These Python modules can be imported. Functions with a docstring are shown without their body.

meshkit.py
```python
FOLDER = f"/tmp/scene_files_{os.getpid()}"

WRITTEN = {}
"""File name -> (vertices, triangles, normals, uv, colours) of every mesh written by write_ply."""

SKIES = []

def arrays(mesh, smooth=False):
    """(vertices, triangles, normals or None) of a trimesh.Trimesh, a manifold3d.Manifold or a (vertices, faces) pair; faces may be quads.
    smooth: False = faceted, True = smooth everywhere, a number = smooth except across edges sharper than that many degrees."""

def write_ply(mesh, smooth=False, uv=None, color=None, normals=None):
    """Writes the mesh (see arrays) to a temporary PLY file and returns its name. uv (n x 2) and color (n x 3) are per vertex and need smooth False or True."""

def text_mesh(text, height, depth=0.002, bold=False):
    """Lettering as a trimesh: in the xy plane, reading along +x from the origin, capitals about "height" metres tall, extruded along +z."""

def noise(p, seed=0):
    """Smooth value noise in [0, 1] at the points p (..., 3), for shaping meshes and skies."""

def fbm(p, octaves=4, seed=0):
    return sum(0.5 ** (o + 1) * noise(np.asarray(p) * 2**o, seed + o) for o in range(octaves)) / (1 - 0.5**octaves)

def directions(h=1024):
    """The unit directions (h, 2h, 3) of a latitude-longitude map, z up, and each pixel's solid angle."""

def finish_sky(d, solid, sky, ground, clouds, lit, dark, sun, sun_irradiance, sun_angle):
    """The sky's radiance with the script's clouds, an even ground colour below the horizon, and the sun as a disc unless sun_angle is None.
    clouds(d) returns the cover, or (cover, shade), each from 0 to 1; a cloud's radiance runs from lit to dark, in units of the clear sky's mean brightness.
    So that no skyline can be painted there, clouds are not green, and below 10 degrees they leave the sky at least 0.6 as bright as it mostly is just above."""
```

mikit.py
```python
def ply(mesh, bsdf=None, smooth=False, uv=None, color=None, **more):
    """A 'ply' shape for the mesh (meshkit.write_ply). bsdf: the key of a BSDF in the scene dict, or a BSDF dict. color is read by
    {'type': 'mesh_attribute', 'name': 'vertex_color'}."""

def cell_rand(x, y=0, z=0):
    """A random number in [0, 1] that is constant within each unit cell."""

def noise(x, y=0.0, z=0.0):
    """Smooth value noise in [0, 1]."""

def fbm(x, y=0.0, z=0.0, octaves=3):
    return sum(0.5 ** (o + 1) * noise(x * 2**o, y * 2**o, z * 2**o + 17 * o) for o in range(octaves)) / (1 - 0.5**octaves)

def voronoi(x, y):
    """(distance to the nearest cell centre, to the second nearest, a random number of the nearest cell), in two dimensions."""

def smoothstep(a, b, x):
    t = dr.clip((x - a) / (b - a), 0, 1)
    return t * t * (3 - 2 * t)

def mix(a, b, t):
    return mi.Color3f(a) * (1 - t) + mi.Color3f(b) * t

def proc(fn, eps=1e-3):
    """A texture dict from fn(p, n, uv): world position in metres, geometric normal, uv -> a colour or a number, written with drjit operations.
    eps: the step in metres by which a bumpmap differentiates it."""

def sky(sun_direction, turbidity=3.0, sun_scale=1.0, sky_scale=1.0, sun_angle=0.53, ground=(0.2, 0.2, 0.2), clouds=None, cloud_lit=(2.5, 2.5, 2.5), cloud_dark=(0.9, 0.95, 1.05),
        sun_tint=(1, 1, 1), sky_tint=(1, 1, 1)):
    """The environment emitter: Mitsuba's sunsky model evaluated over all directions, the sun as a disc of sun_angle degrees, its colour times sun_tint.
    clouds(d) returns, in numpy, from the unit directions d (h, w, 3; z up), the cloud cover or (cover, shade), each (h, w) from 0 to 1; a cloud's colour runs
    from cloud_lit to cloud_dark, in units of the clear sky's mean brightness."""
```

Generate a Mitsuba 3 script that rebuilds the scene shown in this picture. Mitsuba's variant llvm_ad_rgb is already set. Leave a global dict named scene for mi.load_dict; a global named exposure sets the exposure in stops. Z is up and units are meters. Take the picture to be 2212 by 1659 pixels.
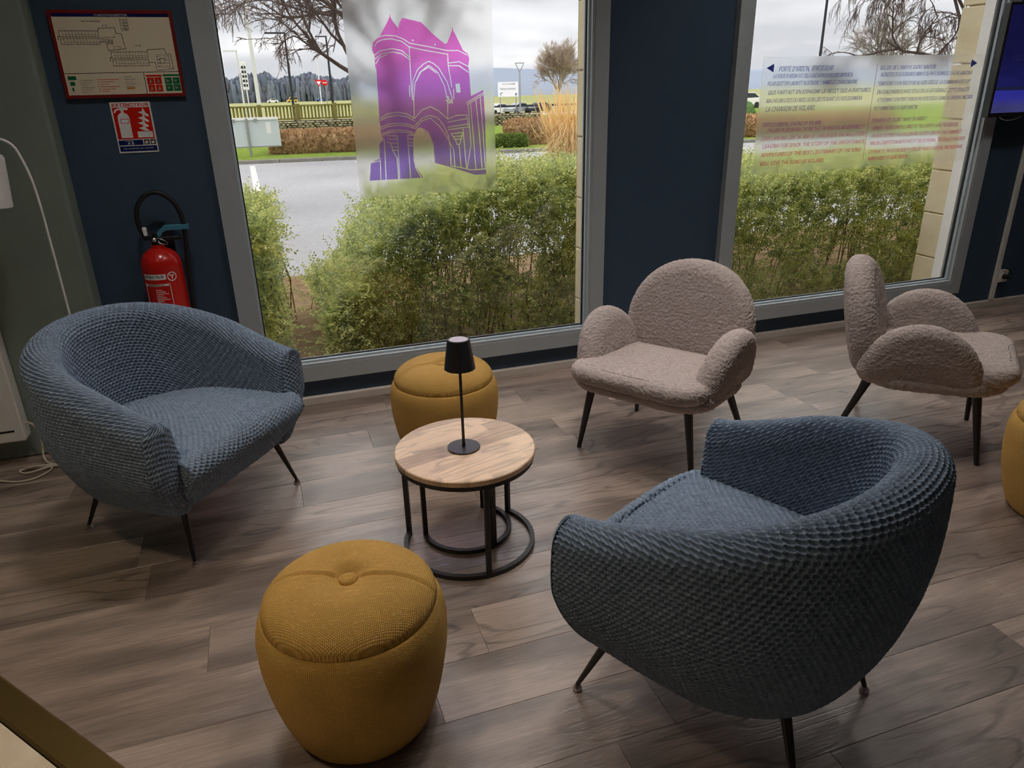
import math, random
import numpy as np
import trimesh
import manifold3d as m3
import shapely
from shapely.geometry import Polygon, LineString, box as sbox
from shapely.ops import unary_union
import mitsuba as mi
import drjit as dr
import mikit, meshkit
from mikit import noise, fbm, voronoi, cell_rand, smoothstep, mix

T = mi.ScalarTransform4f
scene, labels = {'type': 'scene'}, {}
random.seed(7)
RNG = np.random.default_rng(7)

# ---------------------------------------------------------------- camera
FOC, YAW, PITCH, ROLL, EYE = 1573.485, 0.321162, 0.390137, 0.022778, np.array([0.0, 0.0, 1.5])
fwd = np.array([math.sin(YAW) * math.cos(PITCH), math.cos(YAW) * math.cos(PITCH), -math.sin(PITCH)])
r0 = np.array([math.cos(YAW), -math.sin(YAW), 0.0])
d0 = np.cross(fwd, r0)
down = -math.sin(ROLL) * r0 + math.cos(ROLL) * d0
scene['camera'] = {'type': 'perspective', 'fov': 2 * math.degrees(math.atan(1106 / FOC)), 'fov_axis': 'x', 'near_clip': 0.05, 'far_clip': 2000.0,
                   'to_world': T().look_at(origin=EYE.tolist(), target=(EYE + fwd).tolist(), up=(-down).tolist())}
exposure = 0.0

# ---------------------------------------------------------------- sky: overcast, brighter towards the zenith (the standard overcast sky), broken cloud near the horizon
SKY_HORIZON = 1.0


def clouds(d):
    el = np.clip(d[..., 2], 0, 1)
    q = d / (np.abs(d[..., 2:3]) + 0.14)
    n = meshkit.fbm(q * np.array([0.55, 0.55, 1.4]) + 3.1, 5, seed=4)
    n2 = meshkit.fbm(q * np.array([1.6, 1.6, 3.0]) + 9.7, 4, seed=9)
    rag = (n - 0.5) * 1.0 + (n2 - 0.5) * 0.35
    shade = 0.86 - el * 0.92 + np.clip(rag, -0.5, 0.5) * 0.95 * (1 - 0.6 * el)
    return np.ones_like(el), np.clip(shade, 0, 1)


scene['sky'] = mikit.sky((0.35, 0.75, 0.55), turbidity=4.0, sun_scale=0.0, sky_scale=1.0, ground=(0.16, 0.16, 0.15), clouds=clouds,
                         cloud_lit=(5.6, 5.5, 5.42), cloud_dark=(1.00, 1.06, 1.16))
# unseen ceiling lamps, out of view, placed to brighten the dim interior
UNSEEN_LAMP = (12.5, 11.9, 11.2)
exposure = 2.3


def lin(r, g, b):
    f = lambda c: c / 12.92 if c <= 0.04045 else ((c + 0.055) / 1.055) ** 2.4
    return [f(r / 255), f(g / 255), f(b / 255)]


# ---------------------------------------------------------------- materials
def fract(v): return v - dr.floor(v)


def rgb(c): return {'type': 'rgb', 'value': [float(x) for x in c]}
def pri(c, rough=0.5, two=True, **k):
    d = {'type': 'principled', 'base_color': c if isinstance(c, dict) else rgb(c), 'roughness': rough, **k}
    return {'type': 'twosided', 'bsdf': d} if two else d
def bumped(fn, inner, scale=1.0, eps=1e-3):
    return {'type': 'bumpmap', 'tex': mikit.proc(fn, eps), 'scale': scale, 'bsdf': inner}
def two(b): return {'type': 'twosided', 'bsdf': b}
def diff(c): return {'type': 'twosided', 'bsdf': {'type': 'diffuse', 'reflectance': c if isinstance(c, dict) else rgb(c)}}
VC = {'type': 'mesh_attribute', 'name': 'vertex_color'}

PW, PL, PY0 = 0.2, 1.22, 3.577


def plank_id(p):
    row = dr.floor((PY0 - p.y) / PW)
    off = cell_rand(row, 3) * PL
    col = dr.floor((p.x + 20 * PL + off) / PL)
    return row, col


def wood_h(p):
    row, col = plank_id(p)
    r1, r2 = cell_rand(row, col, 1), cell_rand(row, col, 2)
    x, y = p.x + r1 * 37, p.y + r2 * 11
    w = fbm(x * 0.9, y * 7, 5.0, 3) * 3.2 + fbm(x * 3.0, y * 14, 1.0, 2) * 0.5
    ring = dr.abs(fract(y * 9 + w * 2.6) - 0.5) * 2
    grain = noise(x * 14, y * 330, 2.0)
    return ring, grain, r1, r2, x, y


def wood_col(p, n, uv):
    ring, grain, r1, r2, x, y = wood_h(p)
    patch = smoothstep(0.3, 0.75, fbm(x * 1.6, y * 9, 3.0, 3))
    base = mix(lin(158, 139, 127), lin(96, 82, 74), patch * 0.75 + 0.1)
    base = base * (0.92 + 0.16 * r2)
    vein = smoothstep(0.72, 1.0, ring) * smoothstep(0.35, 0.6, fbm(x * 1.3, y * 4, 8.0, 2))
    base = base * (1 - 0.42 * vein)
    fine = noise(x * 40, y * 900, 6.0)
    return base * (0.70 + 0.36 * grain + 0.22 * fine)


def wood_bump(p, n, uv):
    ring, grain, r1, r2, x, y = wood_h(p)
    return 0.00022 * grain - 0.00030 * smoothstep(0.72, 1.0, ring) + 0.0003 * fbm(x * 9, y * 30, 1.0, 2)


def wood_rough(p, n, uv):
    return 0.26 + 0.18 * fbm(p.x * 5, p.y * 40, 0.0, 2)


scene['m_floor'] = two(bumped(wood_bump, {'type': 'principled', 'base_color': mikit.proc(wood_col), 'roughness': mikit.proc(wood_rough), 'eta': 1.85, 'clearcoat': 1.0, 'clearcoat_gloss': 0.55}, 1.0, 0.0012))
scene['m_gap'] = diff((0.012, 0.010, 0.009))


def wallpaper_bump(p, n, uv):
    return 0.0009 * fbm((p.x + p.y) * 95, p.z * 9, 1.0, 3) + 0.0004 * noise((p.x + p.y) * 400, p.z * 60, 2.0)


scene['m_blue_wall'] = two(bumped(wallpaper_bump, {'type': 'principled', 'base_color': rgb(lin(58, 77, 96)), 'roughness': 0.6, 'specular': 0.35}, 1.0, 0.002))
scene['m_green_wall'] = two(bumped(lambda p, n, uv: 0.0005 * fbm(p.x * 160 + p.y * 160, p.z * 160, 1.0, 2), {'type': 'principled', 'base_color': rgb(lin(122, 134, 124)), 'roughness': 0.7}, 1.0, 0.002))
scene['m_room'] = diff((0.22, 0.20, 0.18))  # unseen walls, toned dark to cut bounced light
scene['m_ceiling'] = diff((0.50, 0.49, 0.48))  # ceiling out of view, greyed to lower the bounce
scene['m_frame'] = pri(lin(166, 173, 177), 0.42)
scene['m_frame_light'] = pri(lin(176, 188, 196), 0.35)
scene['m_gasket'] = pri((0.012, 0.012, 0.014), 0.6)
scene['m_white_plastic'] = pri((0.74, 0.72, 0.68), 0.4)
scene['m_white_jamb'] = pri((0.82, 0.81, 0.78), 0.5)
scene['m_baseboard'] = pri((0.62, 0.55, 0.49), 0.45)
scene['m_glass'] = {'type': 'thindielectric', 'int_ior': 1.5}


def tile_col(p, n, uv):
    return mix(lin(228, 214, 190), lin(204, 186, 162), fbm(p.x * 14, p.y * 14, 1.0, 4))


scene['m_tile'] = pri(mikit.proc(tile_col), 0.35)
scene['m_strip'] = pri(lin(140, 116, 70), 0.38, metallic=0.85)
scene['m_black_metal'] = pri((0.014, 0.014, 0.015), 0.42)
scene['m_lamp_black'] = pri((0.016, 0.015, 0.017), 0.38)
scene['m_lamp_top'] = pri((0.45, 0.42, 0.44), 0.3)
scene['m_chrome'] = {'type': 'twosided', 'bsdf': {'type': 'roughconductor', 'material': 'Cr', 'alpha': 0.12}}
scene['m_leg_metal'] = pri((0.03, 0.027, 0.025), 0.28, metallic=0.6)
scene['m_leg_wood'] = pri((0.011, 0.010, 0.010), 0.4)


def knit_col(p, n, uv):
    v = fbm(p.x * 90, p.y * 90, p.z * 90, 2)
    return mix(lin(104, 119, 138), lin(140, 155, 174), v)


scene['m_knit'] = two({'type': 'principled', 'base_color': mikit.proc(knit_col), 'roughness': 0.85, 'sheen': 0.9, 'sheen_tint': 0.3, 'specular': 0.15})


def curl(p):
    q = 200.0
    wx, wy = noise(p.z * 80, p.y * 80, p.x * 80), noise(p.x * 80 + 9, p.z * 80, p.y * 80)
    a = noise(p.x * q + 2.2 * wx, p.y * q + 2.2 * wy, p.z * q)
    b = noise(p.x * 300, p.y * 300, p.z * 300 + 7)
    return 0.25 + a * 0.9 + 0.30 * b


def boucle_col(p, n, uv):
    c = curl(p)
    return mix(lin(146, 133, 127), lin(174, 161, 155), smoothstep(0.1, 1.2, c))


scene['m_boucle'] = two(bumped(lambda p, n, uv: 0.0022 * curl(p), {'type': 'principled', 'base_color': mikit.proc(boucle_col), 'roughness': 0.9, 'sheen': 0.8, 'specular': 0.1}, 1.0, 0.0008))


def weave(uv):
    u, v = uv.x * 230, uv.y * 230
    return dr.abs(dr.sin(u * math.pi)) * 0.5 + dr.abs(dr.sin(v * math.pi + math.pi * 0.5 * dr.floor(2 * fract(u * 0.5)))) * 0.7


def mustard_col(p, n, uv):
    h = weave(uv)
    fl = smoothstep(0.62, 0.9, noise(p.x * 60, p.y * 420, p.z * 420))
    c = mix(lin(160, 118, 54), lin(214, 174, 100), smoothstep(0.4, 1.15, h) * 0.8)
    return c * (0.9 + 0.2 * fbm(p.x * 20, p.y * 20, p.z * 20, 2)) + mi.Color3f(0.10, 0.075, 0.03) * fl


scene['m_mustard'] = two(bumped(lambda p, n, uv: 0.0016 * weave(uv), {'type': 'principled', 'base_color': mikit.proc(mustard_col), 'roughness': 0.85, 'sheen': 0.7, 'specular': 0.12}, 1.0, 0.001))

TC = (0.537, 2.133)


def top_col(p, n, uv):
    s, t = (p.x - TC[0]) * 0.97 + (p.y - TC[1]) * 0.24, -(p.x - TC[0]) * 0.24 + (p.y - TC[1]) * 0.97
    row = dr.floor(t / 0.074 + 0.35)
    k = cell_rand(row, 5)
    seg = dr.floor(s / 0.30 + k * 3)
    r = cell_rand(row, seg, 2)
    x, y = s + r * 13, t + k * 5
    w = fbm(x * 3.2, y * 12, 2.0, 3) * 2.2
    ring = dr.abs(fract(y * 22 + w * 2.4) - 0.5) * 2
    c = mix(lin(228, 196, 162), lin(166, 136, 110), dr.select(r > 0.66, 0.75, r * 0.4))
    c = c * (1 - 0.28 * smoothstep(0.55, 1.0, ring)) * (0.88 + 0.2 * noise(x * 30, y * 300, 1.0))
    fe = fract(t / 0.074 + 0.35)
    edge = dr.minimum(fe, 1 - fe)
    return c * (0.8 + 0.2 * smoothstep(0.0, 0.03, edge))


scene['m_tabletop'] = pri(mikit.proc(top_col), 0.3, specular=0.5)
scene['m_red_paint'] = pri(lin(196, 22, 14), 0.22, clearcoat=0.6)
scene['m_black_rubber'] = pri((0.008, 0.008, 0.009), 0.55)
scene['m_blue_lever'] = pri(lin(70, 132, 158), 0.4)
scene['m_paper'] = pri(lin(228, 216, 190), 0.5)
scene['m_print_black'] = diff((0.018, 0.018, 0.016))
scene['m_print_red'] = diff(lin(205, 40, 28))
scene['m_print_navy'] = diff(lin(28, 40, 92))
scene['m_print_green'] = diff(lin(30, 110, 70))
scene['m_print_grey'] = diff(lin(150, 140, 125))
scene['m_print_ochre'] = diff(lin(200, 140, 50))
scene['m_red_frame'] = pri(lin(120, 22, 20), 0.4)
scene['m_white'] = pri((0.78, 0.77, 0.75), 0.4)
scene['m_shade_in'] = diff((0.5, 0.45, 0.22))
scene['m_cable'] = pri((0.55, 0.48, 0.38), 0.5)
# frosted acrylic sheet and its violet print
scene['m_frost'] = {'type': 'principledthin', 'base_color': rgb((0.98, 0.98, 0.97)), 'roughness': 0.115, 'spec_trans': 0.97, 'diff_trans': 1.6, 'eta': 1.2}


def gate_col(p, n, uv):
    t = smoothstep(1.10, 1.80, p.z)
    return mix(lin(168, 140, 228), lin(252, 130, 228), t)


scene['m_gate'] = {'type': 'principledthin', 'base_color': mikit.proc(gate_col), 'roughness': 0.115, 'spec_trans': 0.8, 'diff_trans': 1.2, 'eta': 1.2}


def text_col(p, n, uv):
    t = smoothstep(1.05, 1.50, p.z)
    return mix(mix(lin(226, 130, 148), lin(178, 140, 194), smoothstep(0.0, 0.6, t)), lin(134, 138, 192), smoothstep(0.45, 1.0, t))


scene['m_sign_text'] = {'type': 'principledthin', 'base_color': mikit.proc(text_col), 'roughness': 0.5, 'spec_trans': 0.0, 'diff_trans': 1.5, 'eta': 1.3}
scene['m_arrow'] = diff(lin(86, 92, 190))


# ---------------------------------------------------------------- helpers
def add(key, mesh, bsdf, smooth=False, **k):
    base, n = key, 1
    while key in scene:
        key = f'{base}_{n:03d}'
        n += 1
    scene[key] = mikit.ply(mesh, bsdf, smooth, **k)
    return key


def put(key, src, to_world):
    base, n = key, 1
    while key in scene:
        key = f'{base}_{n:03d}'
        n += 1
    scene[key] = {**src, 'to_world': to_world}
    return key


USED = set()


def thing(name, label, cat, group=None):
    key, n = name, 1
    while key in USED:
        key = f'{name}_{n:03d}'
        n += 1
    USED.add(key)
    labels[key] = {'label': label, 'category': cat}
    if group:
        labels[key]['group'] = group
    return key


def struct(name, label=None, kind='structure'):
    USED.add(name)
    labels[name] = {'kind': kind}
    if label:
        labels[name]['label'] = label
    return name


def bx(x0, x1, y0, y1, z0, z1):
    m = trimesh.creation.box((x1 - x0, y1 - y0, z1 - z0))
    m.apply_translation(((x0 + x1) / 2, (y0 + y1) / 2, (z0 + z1) / 2))
    return m


def cat(*ms):
    ms = [m for g in ms for m in (g if isinstance(g, (list, tuple)) else [g])]
    return trimesh.util.concatenate(ms)


def bev(x0, x1, y0, y1, z0, z1, b):
    pts = []
    for dx in (0, 1):
        for dy in (0, 1):
            for dz in (0, 1):
                X, Y, Z = (x0 + b, x1 - b)[dx], (y0 + b, y1 - b)[dy], (z0 + b, z1 - b)[dz]
                sx, sy, sz = (-b, b)[dx], (-b, b)[dy], (-b, b)[dz]
                pts += [(X + sx, Y, Z), (X, Y + sy, Z), (X, Y, Z + sz)]
    h = trimesh.convex.convex_hull(np.array(pts))
    return h


def tube(pts, rad, sides=8, closed=False):
    p = np.asarray(pts, float)
    r = np.broadcast_to(rad, (len(p),)).astype(float)
    t = np.gradient(p, axis=0) if not closed else np.roll(p, -1, 0) - np.roll(p, 1, 0)
    t /= np.linalg.norm(t, axis=1, keepdims=True) + 1e-12
    ref = np.array([0.13, 0.27, 0.95]) if abs(t[:, 2]).mean() < 0.8 else np.array([0.9, 0.3, 0.1])
    a = np.cross(t, ref)
    a /= np.linalg.norm(a, axis=1, keepdims=True) + 1e-12
    b = np.cross(t, a)
    an = np.arange(sides) * 2 * np.pi / sides
    v = p[:, None] + r[:, None, None] * (np.cos(an)[None, :, None] * a[:, None] + np.sin(an)[None, :, None] * b[:, None])
    n = len(p)
    i, j = np.meshgrid(np.arange(n if closed else n - 1), np.arange(sides), indexing='ij')
    i2 = (i + 1) % n
    q = np.stack([i * sides + j, i * sides + (j + 1) % sides, i2 * sides + (j + 1) % sides, i2 * sides + j], -1).reshape(-1, 4)
    f = np.vstack([q[:, [0, 1, 2]], q[:, [0, 2, 3]]])
    v = v.reshape(-1, 3)
    if not closed:
        c0, c1 = len(v), len(v) + 1
        v = np.vstack([v, p[:1], p[-1:]])
        k = np.arange(sides)
        f = np.vstack([f, np.stack([(k + 1) % sides, k, k * 0 + c0], 1), np.stack([(n - 1) * sides + k, (n - 1) * sides + (k + 1) % sides, k * 0 + c1], 1)])
    return trimesh.Trimesh(v, f, process=False)


def lathe(prof, n=48):
    return trimesh.creation.revolve(np.asarray(prof, float), sections=n)


def spline(pts, n=60):
    from scipy.interpolate import CubicSpline
    p = np.asarray(pts, float)
    d = np.r_[0, np.cumsum(np.linalg.norm(np.diff(p, axis=0), axis=1))]
    return CubicSpline(d, p)(np.linspace(0, d[-1], n))


def flat(poly, y, t=0.0012, simp=0.0):
    """A flat shape given in (x, z), standing on the plane y and thick t towards the room (-y)."""
    gs = [g for g in getattr(poly, 'geoms', [poly]) if g.geom_type == 'Polygon' and g.area > 1e-9]
    ms = []
    for g in gs:
        m = trimesh.creation.extrude_polygon(g.simplify(simp) if simp else g, t, engine='earcut')
        v = m.vertices
        m.vertices = np.c_[v[:, 0], y - v[:, 2], v[:, 1]]
        ms.append(m)
    return cat(ms)


def words(text, x, z, width, height, y, t=0.0008, shear=0.0, bold=False):
    m = meshkit.text_mesh(text, 1.0, 1.0, bold)
    v = m.vertices.copy()
    w = v[:, 0].max() - v[:, 0].min()
    vx = (v[:, 0] - v[:, 0].min()) * (width / w if width else height)
    m.vertices = np.c_[x + vx + shear * v[:, 1] * height, y - v[:, 2] * t, z + v[:, 1] * height]
    return m


def move(m, loc=(0, 0, 0), rz=0.0):
    m = m.copy()
    c, s = math.cos(rz), math.sin(rz)
    v = m.vertices
    m.vertices = np.c_[loc[0] + c * v[:, 0] - s * v[:, 1], loc[1] + s * v[:, 0] + c * v[:, 1], loc[2] + v[:, 2]]
    return m


def at(loc, rz=0.0):
    return T().translate(list(map(float, loc))).rotate([0, 0, 1], math.degrees(rz))


def hull(*pr):
    """Hull of spheres (x, y, z, r)."""
    ms = []
    for x, y, z, r in pr:
        s = trimesh.creation.icosphere(subdivisions=2, radius=r)
        s.apply_translation((x, y, z))
        ms.append(s.vertices)
    return trimesh.convex.convex_hull(np.vstack(ms))


def grid_faces(n, m):
    i, j = np.meshgrid(np.arange(n - 1), np.arange(m - 1), indexing='ij')
    a = i * m + j
    q = np.stack([a, a + 1, a + m + 1, a + m], -1).reshape(-1, 4)
    return np.vstack([q[:, [0, 1, 2]], q[:, [0, 2, 3]]])

# ================================================================ the room
YW, YF, YG = 3.59, 3.55, 3.605          # wall face, window-frame face, glass
X0, X1, YB, ZC = -3.2, 6.6, -4.2, 3.12
WINDOWS = [(-0.173, 1.724, 0.138, 2.92), (2.455, 4.366, 0.138, 2.92)]  # window tops are out of view, set high to admit more daylight
FW = 0.092
w = struct('wall_back', 'dark blue wallpapered wall around the two big windows')
xs = [(-0.736, WINDOWS[0][0] + 0.03), (WINDOWS[0][1] - 0.03, WINDOWS[1][0] + 0.03), (WINDOWS[1][1] - 0.03, X1)]
wall_bits = [bx(a, b, YW, 3.66, 0, ZC) for a, b in xs]
for a, b, z0, z1 in WINDOWS:
    wall_bits += [bx(a + 0.03, b - 0.03, YW, 3.66, 0, z0 + 0.03), bx(a + 0.03, b - 0.03, YW, 3.66, z1 - 0.03, ZC)]
add('wall_back', cat(wall_bits), 'm_blue_wall')
struct('wall_left', 'grey green wall bump at the left')
add('wall_left', cat(bev(X0, -0.736, 3.45, 3.66, 0, ZC, 0.012), bx(X0 - 0.1, X0, YB, 3.66, 0, ZC)), 'm_green_wall')
struct('wall_right')
add('wall_right', bx(X1, X1 + 0.1, YB, 3.66, 0, ZC), 'm_room')
struct('wall_front')
add('wall_front', bx(X0, X1, YB - 0.1, YB, 0, ZC), 'm_room')
struct('ceiling')
add('ceiling', bx(X0 - 0.1, X1 + 0.1, YB - 0.1, 3.9, ZC, ZC + 0.1), 'm_ceiling')
# floor: slab, planks, threshold strip, cream tiles
struct('floor', 'dark grey brown oak plank floor')
add('floor', bx(X0 - 0.1, X1 + 0.1, YB - 0.1, 3.66, -0.08, -0.0045), 'm_gap')
# threshold line through (-0.876,1.964) and (-0.5,1.512); planks on its right side
A_, B_ = np.array([-0.876, 1.964]), np.array([-0.50, 1.512])
dirs = (B_ - A_) / np.linalg.norm(B_ - A_)
nrm = np.array([-dirs[1], dirs[0]])            # towards the planks
big = lambda o, s: Polygon([tuple(A_ + nrm * o - dirs * 6), tuple(A_ + nrm * o + dirs * 6), tuple(A_ + nrm * s + dirs * 6), tuple(A_ + nrm * s - dirs * 6)])
PLANKS = big(0.0, 12).intersection(sbox(X0, -0.9, 5.75, PY0 - 0.001))
TILES = big(-0.08, -3.5).intersection(sbox(X0, -1.2, 1.2, 3.44))


def prism(poly, z0, z1, b):
    """A slab with its top edges chamfered by b, from a convex polygon."""
    p = np.array(poly.exterior.coords)[:-1]
    q = poly.buffer(-b, join_style=2)
    if q.is_empty or q.geom_type != 'Polygon':
        return None
    qq = np.array(q.exterior.coords)[:-1]
    return trimesh.convex.convex_hull(np.vstack([np.c_[p, np.full(len(p), z0)], np.c_[p, np.full(len(p), z1 - b)], np.c_[qq, np.full(len(qq), z1)]]))


def crand(row, a):
    v = mi.Float(float(row))
    return float(np.array(cell_rand(v, a))[0])


for row in range(0, 23):
    off = crand(row, 3) * PL
    y1, y0 = PY0 - row * PW, PY0 - (row + 1) * PW
    for col in range(10, 30):
        xa = col * PL - 20 * PL - off
        cell = sbox(xa + 0.0003, y0 + 0.0003, xa + PL - 0.0003, y1 - 0.0003).intersection(PLANKS)
        if cell.is_empty or cell.area < 0.003:
            continue
        m = prism(cell, -0.004, 0.0, 0.0007)
        if m is not None:
            add('floor__plank', m, 'm_floor')
struct('trim_1', 'bronze coloured threshold strip between planks and tiles')
ang = math.atan2(dirs[1], dirs[0])
strip = big(-0.08, 0.0).intersection(sbox(X0, -1.2, 1.2, 3.44))
m = prism(strip, -0.004, 0.009, 0.006)
add('trim_1', m, 'm_strip')
for i in range(-8, 8):
    for j in range(0, 6):
        o = A_ + dirs * (i * 0.6 + 0.11) - nrm * (0.083 + j * 0.6)
        c = Polygon([tuple(o), tuple(o + dirs * 0.596), tuple(o + dirs * 0.596 - nrm * 0.596), tuple(o - nrm * 0.596)]).intersection(TILES)
        if c.is_empty or c.geom_type != 'Polygon' or c.area < 0.01:
            continue
        m = prism(c, -0.004, 0.0, 0.0015)
        if m is not None:
            add('floor__tile', m, 'm_tile')

# baseboards
for nm, a, b in (('baseboard_back', -0.736, X1),):
    struct(nm, 'pale beige baseboard under the windows')
    prof = Polygon([(0, 0), (0.013, 0), (0.013, 0.036), (0.006, 0.044), (0, 0.044)])
    m = trimesh.creation.extrude_polygon(prof, b - a, engine='earcut')
    v = m.vertices
    m.vertices = np.c_[a + v[:, 2], YW - v[:, 0], v[:, 1]]
    m.fix_normals()
    add(nm, m, 'm_baseboard')


def ring(x0, x1, z0, z1, wd, y0, y1):
    g = sbox(x0, z0, x1, z1).difference(sbox(x0 + wd, z0 + wd, x1 - wd, z1 - wd))
    m = trimesh.creation.extrude_polygon(g, y1 - y0, engine='earcut')
    v = m.vertices
    m.vertices = np.c_[v[:, 0], y0 + v[:, 2], v[:, 1]]
    m.fix_normals()
    return m


for k, (a, b, z0, z1) in enumerate(WINDOWS):
    n = struct(f'window_{k + 1}', ('left' if k == 0 else 'right') + ' window with grey frame and one big pane')
    add(n + '__frame', cat(ring(a, b, z0, z1, FW - 0.014, YF, 3.66), ring(a + FW - 0.018, b - FW + 0.018, z0 + FW - 0.018, z1 - FW + 0.018, 0.018, YF + 0.004, 3.66)), 'm_frame')
    add(n + '__glazing_bead', ring(a + FW - 0.001, b - FW + 0.001, z0 + FW - 0.001, z1 - FW + 0.001, 0.011, YF + 0.028, YG - 0.004), 'm_frame_light')
    add(n + '__gasket', ring(a + FW + 0.004, b - FW - 0.004, z0 + FW + 0.004, z1 - FW - 0.004, 0.011, YG - 0.007, YG + 0.008), 'm_gasket')
    if k:
        add(n + '__outer_frame', bx(b - FW - 0.012, b - FW + 0.05, 3.63, 3.70, z0 + FW - 0.02, z1), 'm_white_jamb')
    g = trimesh.Trimesh([[a + FW, YG, z0 + FW], [b - FW, YG, z0 + FW], [b - FW, YG, z1 - FW], [a + FW, YG, z1 - FW]], [[0, 1, 2], [0, 2, 3]], process=False)
    add(n + '__pane', g, 'm_glass')

# cable duct, socket
t = thing('cable_duct', 'narrow white cable duct running up the blue wall right of the window', 'cable duct')
add(t, bev(4.697, 4.737, YW - 0.018, YW, 0.044, ZC - 0.01, 0.003), 'm_white_plastic')
t = thing('power_socket', 'white wall socket with a black plug beside the cable duct', 'socket')
add(t + '__faceplate', bev(4.738, 4.815, YW - 0.02, YW, 0.165, 0.252, 0.004), 'm_white_plastic')
m = trimesh.creation.annulus(0.019, 0.028, 0.006)
m.apply_transform(trimesh.transformations.rotation_matrix(math.pi / 2, [1, 0, 0]))
m.apply_translation((4.772, YW - 0.021, 0.207))
add(t + '__socket_ring', m, 'm_white')
t = thing('power_plug', 'black plug and short cable in the white wall socket', 'plug')
m = lathe([(0, 0), (0.017, 0), (0.018, 0.012), (0.013, 0.03), (0.006, 0.036), (0, 0.036)], 20)
m.apply_transform(trimesh.transformations.rotation_matrix(math.pi / 2, [1, 0, 0]))
m.apply_translation((4.772, YW - 0.02, 0.207))
cb = tube(spline([(4.772, YW - 0.055, 0.207), (4.80, YW - 0.06, 0.2), (4.818, YW - 0.045, 0.22), (4.80, YW - 0.035, 0.248), (4.765, YW - 0.03, 0.262), (4.745, YW - 0.022, 0.268)], 24), 0.0035)
add(t, cat(m, cb), 'm_black_rubber')

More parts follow.
